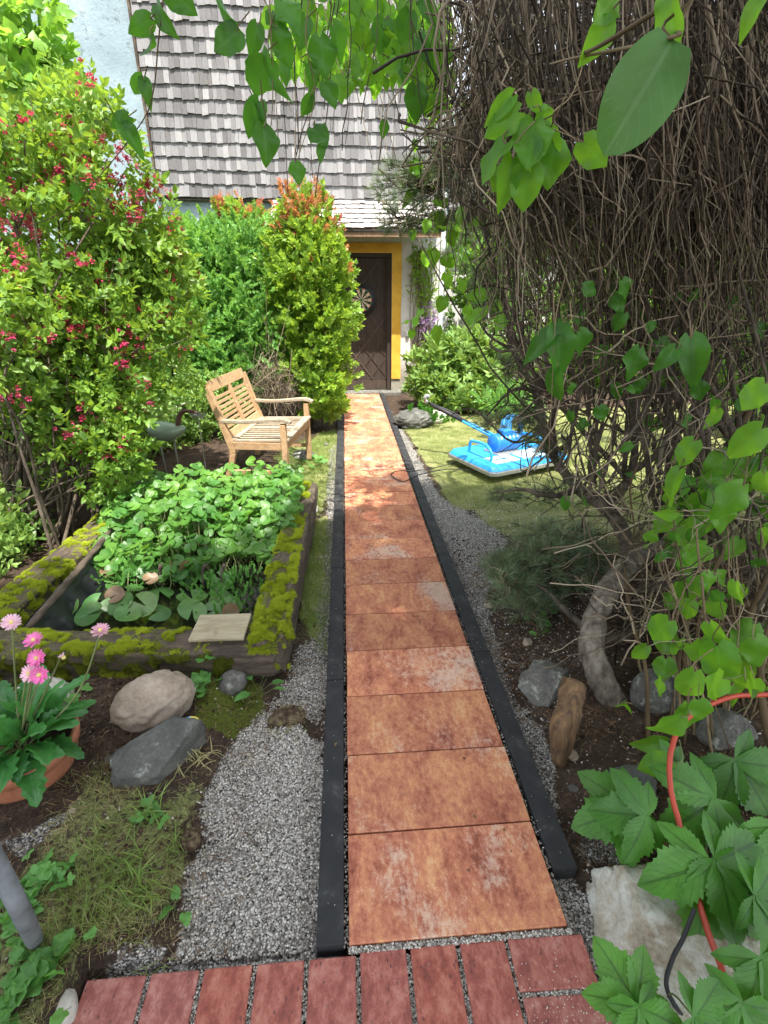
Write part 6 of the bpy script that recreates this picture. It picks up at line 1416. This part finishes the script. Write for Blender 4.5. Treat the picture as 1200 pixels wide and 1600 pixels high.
ANL = [(985, 1262, 120, .36, (-.2, -.5, .8), -75), (1010, 1275, 110, .36, (.1, -.6, .8), -100), (1115, 1250, 140, .35, (.1, -.6, .8), -60), (1108, 1350, 165, .16, (.0, -.6, .8), -20), (1120, 1345, 150, .14, (.1, -.5, .9), 45),
       (995, 1570, 115, .0, (.0, -.4, .9), -160), (1000, 1575, 100, .0, (.0, -.3, .9), 10), (1180, 1400, 120, .15, (.2, -.6, .8), 60), (1150, 1190, 120, .45, (-.2, -.7, .7), 10), (1085, 1590, 110, -.08, (.1, -.5, .8), 60), (1190, 1500, 140, .0, (-.1, -.6, .8), 10), (1160, 1570, 120, -.06, (0, -.5, .8), -30), (1060, 1195, 60, .5, (.1, -.7, .7), -100), (1215, 1290, 120, .3, (0, -.6, .8), 20)]
for px_, py_, sz, Y_, nr, hd in ANL:
    lift = .30 if py_ < 1450 else .20
    c = D(px_, py_, Y_); 
    if c[2] < .16: c = G(px_, py_, .17 + .05 * rs.rand())
    s = sz * zdepth(c) * .80 / FPX
    nr = np.array(nr) / np.linalg.norm(nr); a = R(hd); h = np.array([sin(a), math.cos(a) * -1, 0.]); h = h - nr * (h @ nr); h /= np.linalg.norm(h)
    scatter(anm, LOB, c[None], np.stack([np.cross(h, nr), h, nr], -1)[None], s, np.array([rs.rand()]))
    b_ = np.array([c[0] + rs.normal(.08, .05), c[1] + rs.normal(.05, .05), 0.]); tubes(ast, spline([b_, (b_ + c) / 2 + [0, .03, .02], c], 12), .0022, 6)
anm.build('foliage', MT['anemone'], root); ast.build('stalks', MT['stem_green'], root)
o = thing('white_flower', D(1190, 1345, .25), 'small cluster of white flowers at the right edge beside the lobed leaves', 'flower')
m = M()
for px_, py_ in ((1187, 1332), (1196, 1340), (1188, 1348), (1194, 1356)): c = D(px_, py_, .22); scatter(m, petals(5, .001, .014, .45, .3), c[None], align_n(np.array([[rs.normal(0, .3), -.8, .5]]), np.array([1.])), 1.)
m.build('blooms', MT['white'], o); m = M(); c = D(1192, 1345, .23); tubes(m, [c, c + [.02, .03, -.15], (c[0] + .03, c[1] + .05, 0)], .002, 5); scatter(m, L_lance, np.array([c, c, c]) + [0, 0, -.02], align(np.array([[-.5, -.5, .5], [.4, -.4, .8], [.1, -.8, -.3]])), .04); m.build('stem', MT['weed'], o)

# ============================================================ SMALL WEEDS, LITTER
def weed(px, py, n, s, label, tpl=None, mat='weed', z=0.0, spread=.05, cat='weed', up=.7):
    c = G(px, py, z); c[2] = zat(c[None])[0] if z == 0 else z; root = thing('weed', c, label, cat); m = M(); st = M()
    for i in range(n):
        d_ = unit(1)[0] * [1, 1, .3] + [0, 0, up]; d_ /= np.linalg.norm(d_); p = c + np.array([rs.normal(0, spread), rs.normal(0, spread), 0]); e = p + d_ * s * rs.uniform(.4, 1.)
        tubes(st, [p, (p + e) / 2, e], .0009, 4); scatter(m, tpl or SP_wee, e[None], align(np.array([d_ * [1, 1, .4]]), np.array([rs.normal(0, .5)])), s * rs.uniform(.6, 1.1))
    m.build('foliage', MT[mat], root); st.build('stem', MT['stem_green'], root)
TRI = combine([(leaf_tpl(lambda t: .36 * sin(math.pi * min(1, t * .85 + .1)) ** .7 + .01, 5, .1, .1, 1), rotm(R(a), 0., 0.)[0], (0, 0, 0), .8, .5) for a in (-75, 0, 75)])
SP_wee = TRI
weed(55, 1400, 46, .035, 'clover like weeds with small green leaves beside the grey pipe', spread=.045)
weed(25, 1470, 26, .035, 'clover weeds at the left edge below the grey pipe', spread=.03)
weed(75, 1520, 20, .05, 'broad leaved seedlings above the whitish stone', HEART[2], spread=.03)
weed(30, 1580, 22, .05, 'leafy weeds in the bottom left corner', HEART[2], spread=.04)
weed(230, 1290, 7, .04, 'three leaf seedling in the dry grass near the gravel bed', spread=.02)
weed(268, 1410, 6, .035, 'tiny seedling on the edge of the gravel bed', HEART[0], spread=.012)
weed(322, 1078, 9, .05, 'green seedling growing from moss right of the boulder', HEART[2], z=.03, spread=.012)
weed(330, 1030, 6, .05, 'round leaved sprig on the face of the front sleeper', HEART[2], z=.1, spread=.015)
weed(405, 1075, 7, .09, 'toothed rosette beside the small grey stone', L_lance, spread=.012)
weed(30, 1030, 8, .04, 'small green sprouts left of the gerbera against the front sleeper', HEART[2], z=.06, spread=.03)
weed(855, 985, 9, .05, 'green seedlings under the low pine branch', HEART[0], spread=.05)
weed(640, 610, 9, .1, 'small laurel seedling at the foot of the ochre door frame', L_simple, spread=.03)
weed(120, 1110, 8, .04, 'ferny leaf tuft behind the gerbera pot', TRI, spread=.03)
weed(500, 720, 14, .07, 'leafy weed at the far end of the right sleeper', HEART[0], spread=.05)
def tuft(px, py, n, h, label, mat='grass', sp=.02):
    c = G(px, py, 0); c[2] = zat(c[None])[0]; P_ = c + np.stack([rs.normal(0, sp, n), rs.normal(0, sp, n), 0 * np.arange(n)], -1)
    d = np.stack([rs.normal(0, .6, n), rs.normal(-.1, .5, n), np.full(n, .9)], -1); m = M(); scatter(m, BLC, P_, align(d, rs.normal(0, .4, n)), np.stack([np.full(n, h * .55), rs.uniform(.5, 1, n) * h, rs.uniform(.5, 1, n) * h], -1)); m.build('grass_tuft', MT[mat], label=label, cat='grass tuft')
t_ = np.linspace(0, 1, 7); V = []
for a in t_: V += [[-.035 * (1 - a) ** .5, a * (1 - .25 * a), -.5 * a * a], [.035 * (1 - a) ** .5, a * (1 - .25 * a), -.5 * a * a]]
BLC = (np.array(V), [np.array([[2 * i, 2 * i + 1, 2 * i + 3, 2 * i + 2] for i in range(6)])], np.array([[(-1) ** (i + 1), (i // 2) / 6] for i in range(14)], float), np.zeros(14))
tuft(235, 1275, 34, .14, 'blue green grass tuft in front of the dark angular rock')
tuft(225, 1400, 60, .12, 'dense green grass tuft hanging over the gravel bed edge', sp=.03)
tuft(235, 1500, 16, .08, 'small grass tuft above the brick strip')
tuft(310, 1190, 40, .12, 'long grass blades right of the dark angular rock', 'grass_dry', .03)
tuft(170, 1240, 40, .07, 'short yellowish grass tuft left of the dark angular rock', 'grass_dry', .03)
tuft(385, 1085, 20, .08, 'thin grass tuft beside the small grey stone', 'grass_dry', .015)
tuft(445, 1140, 40, .05, 'withered grass tuft on the clod in the gravel bed', 'grass_dry', .03)
tuft(490, 960, 60, .07, 'green grass tuft along the left kerb', 'grass', .03)
# dry litter
def litter(n, xr, yr, wf, l0, l1, label, wd=.06):
    P_ = np.stack([rs.uniform(*xr, n), rs.uniform(*yr, n)], -1); P_ = P_[rs.rand(n) < wf(P_)]; P_ = P_[(np.abs(P_[:, 0]) > .41) | (P_[:, 1] < -9)]; P_ = P_[~((P_[:, 0] > -1.) & (P_[:, 0] < .35) & (P_[:, 1] < .01))]; n = len(P_)
    m = M(); scatter(m, BL, np.hstack([P_, zat(P_)[:, None] + rs.uniform(.002, .012, (n, 1))]), align(unit(n) * [1, 1, .18], rs.uniform(-3, 3, n)), rs.uniform(l0, l1, n), rs.rand(n))
    m.build('litter', MT['litter'], kind='stuff', label=label, cat='litter')
MT['litter'] = leafmat('dry_litter', [(.05, .028, .016), (.13, .075, .04), (.32, .23, .14)], .1, 0, .8, spec=.1)
litter(26000, (.4, 2.6), (-.3, 2.3), lambda P: .15 + .85 * smooth(.35, .6, fbm(np.hstack([P, P[:, :1] * 0]), 4, 8)), .012, .05, 'brown pine needles and dry litter under the pine and climber')
litter(9000, (-1.9, -.4), (-.2, 1.2), lambda P: smooth(.4, .6, fbm(np.hstack([P, P[:, :1] * 0]), 6, 8)), .01, .04, 'dry straw and bits of bark on the soil around the stones')

tuft(150, 1330, 40, .08, 'grass tuft in the middle of the left bank', 'grass', .03)
tuft(200, 1360, 45, .10, 'fresh green tuft beside the three leaf seedling', 'grass', .025)
tuft(110, 1290, 36, .06, 'pale straw coloured tuft below the terracotta pot', 'grass_dry', .03)
tuft(180, 1440, 50, .07, 'tangled dry tuft above the patch of pale gravel', 'grass_dry', .035)
tuft(275, 1330, 26, .09, 'blades of grass leaning over the gravel bed', 'grass', .02)
# crumbs and leaf bits lying on slabs, kerbs and bricks
m = M(); n = 420; X_ = rs.uniform(-.38, .38, n); X_ = np.where(rs.rand(n) < .6, np.sign(X_) * rs.uniform(.27, .385, n), X_); Y_ = rs.uniform(-.2, 4.5, n); k_ = (Y_ > 0) | ((X_ > -.9) & (X_ < .3)); X_ = X_[k_]; Y_ = Y_[k_]; n = len(X_)
Z_ = np.where(np.abs(X_) > .315, .0075, .0012); Z_ = np.where(Y_ < 0, -.005, Z_); scatter(m, PEB, np.stack([X_, Y_, Z_], -1), rotm(rs.uniform(0, 6, n), 0, 0), rs.uniform(.0008, .0026, n), rs.rand(n))
m.build('loose_grit', MT['pebble'], kind='stuff', label='loose grit spilled on the slabs, kerbs and bricks', cat='grit')
m = M(); n = 60; X_ = rs.uniform(-.36, .36, n); Y_ = rs.uniform(-.1, 6., n); scatter(m, L_simple, np.stack([X_, Y_, np.where(np.abs(X_) > .31, .012, .004)], -1), align_n(np.array([[0, 0, 1.]]) + unit(n) * .25, rs.uniform(0, 6, n)), rs.uniform(.006, .02, n))
m.build('fallen_leaves', MT['litter'], kind='stuff', label='small dry fallen leaf bits on the path', cat='litter')

# a second, nearer climbing shoot with larger leaves along the right edge
root = thing('climber_foliage', G(1190, 1120, 0), 'larger fresh leaves climbing the stems along the right edge above the lobed leaves', 'climber')
m = M(); sm = M()
for i in range(46):
    px_ = 1210 - 190 * rs.rand() ** 1.4; py_ = rs.uniform(690, 1130); Y_ = .35 + .9 * (1130 - py_) / 440 + rs.uniform(0, .2)
    vineleaf(m, px_, py_, rs.uniform(30, 62), Y_, rs.normal(0, 50), sm=sm)
for px_, py_, z_, a_ in ((1128, 1060, 62, -10), (1165, 1062, 58, 20), (1062, 1120, 60, -35), (1046, 1190, 52, -60), (1092, 1095, 40, 15)): vineleaf(m, px_, py_, z_, .28, a_, sm=sm)
m.build('foliage', MT['vine_light'], root); sm.build('stems', MT['stem_green'], root)
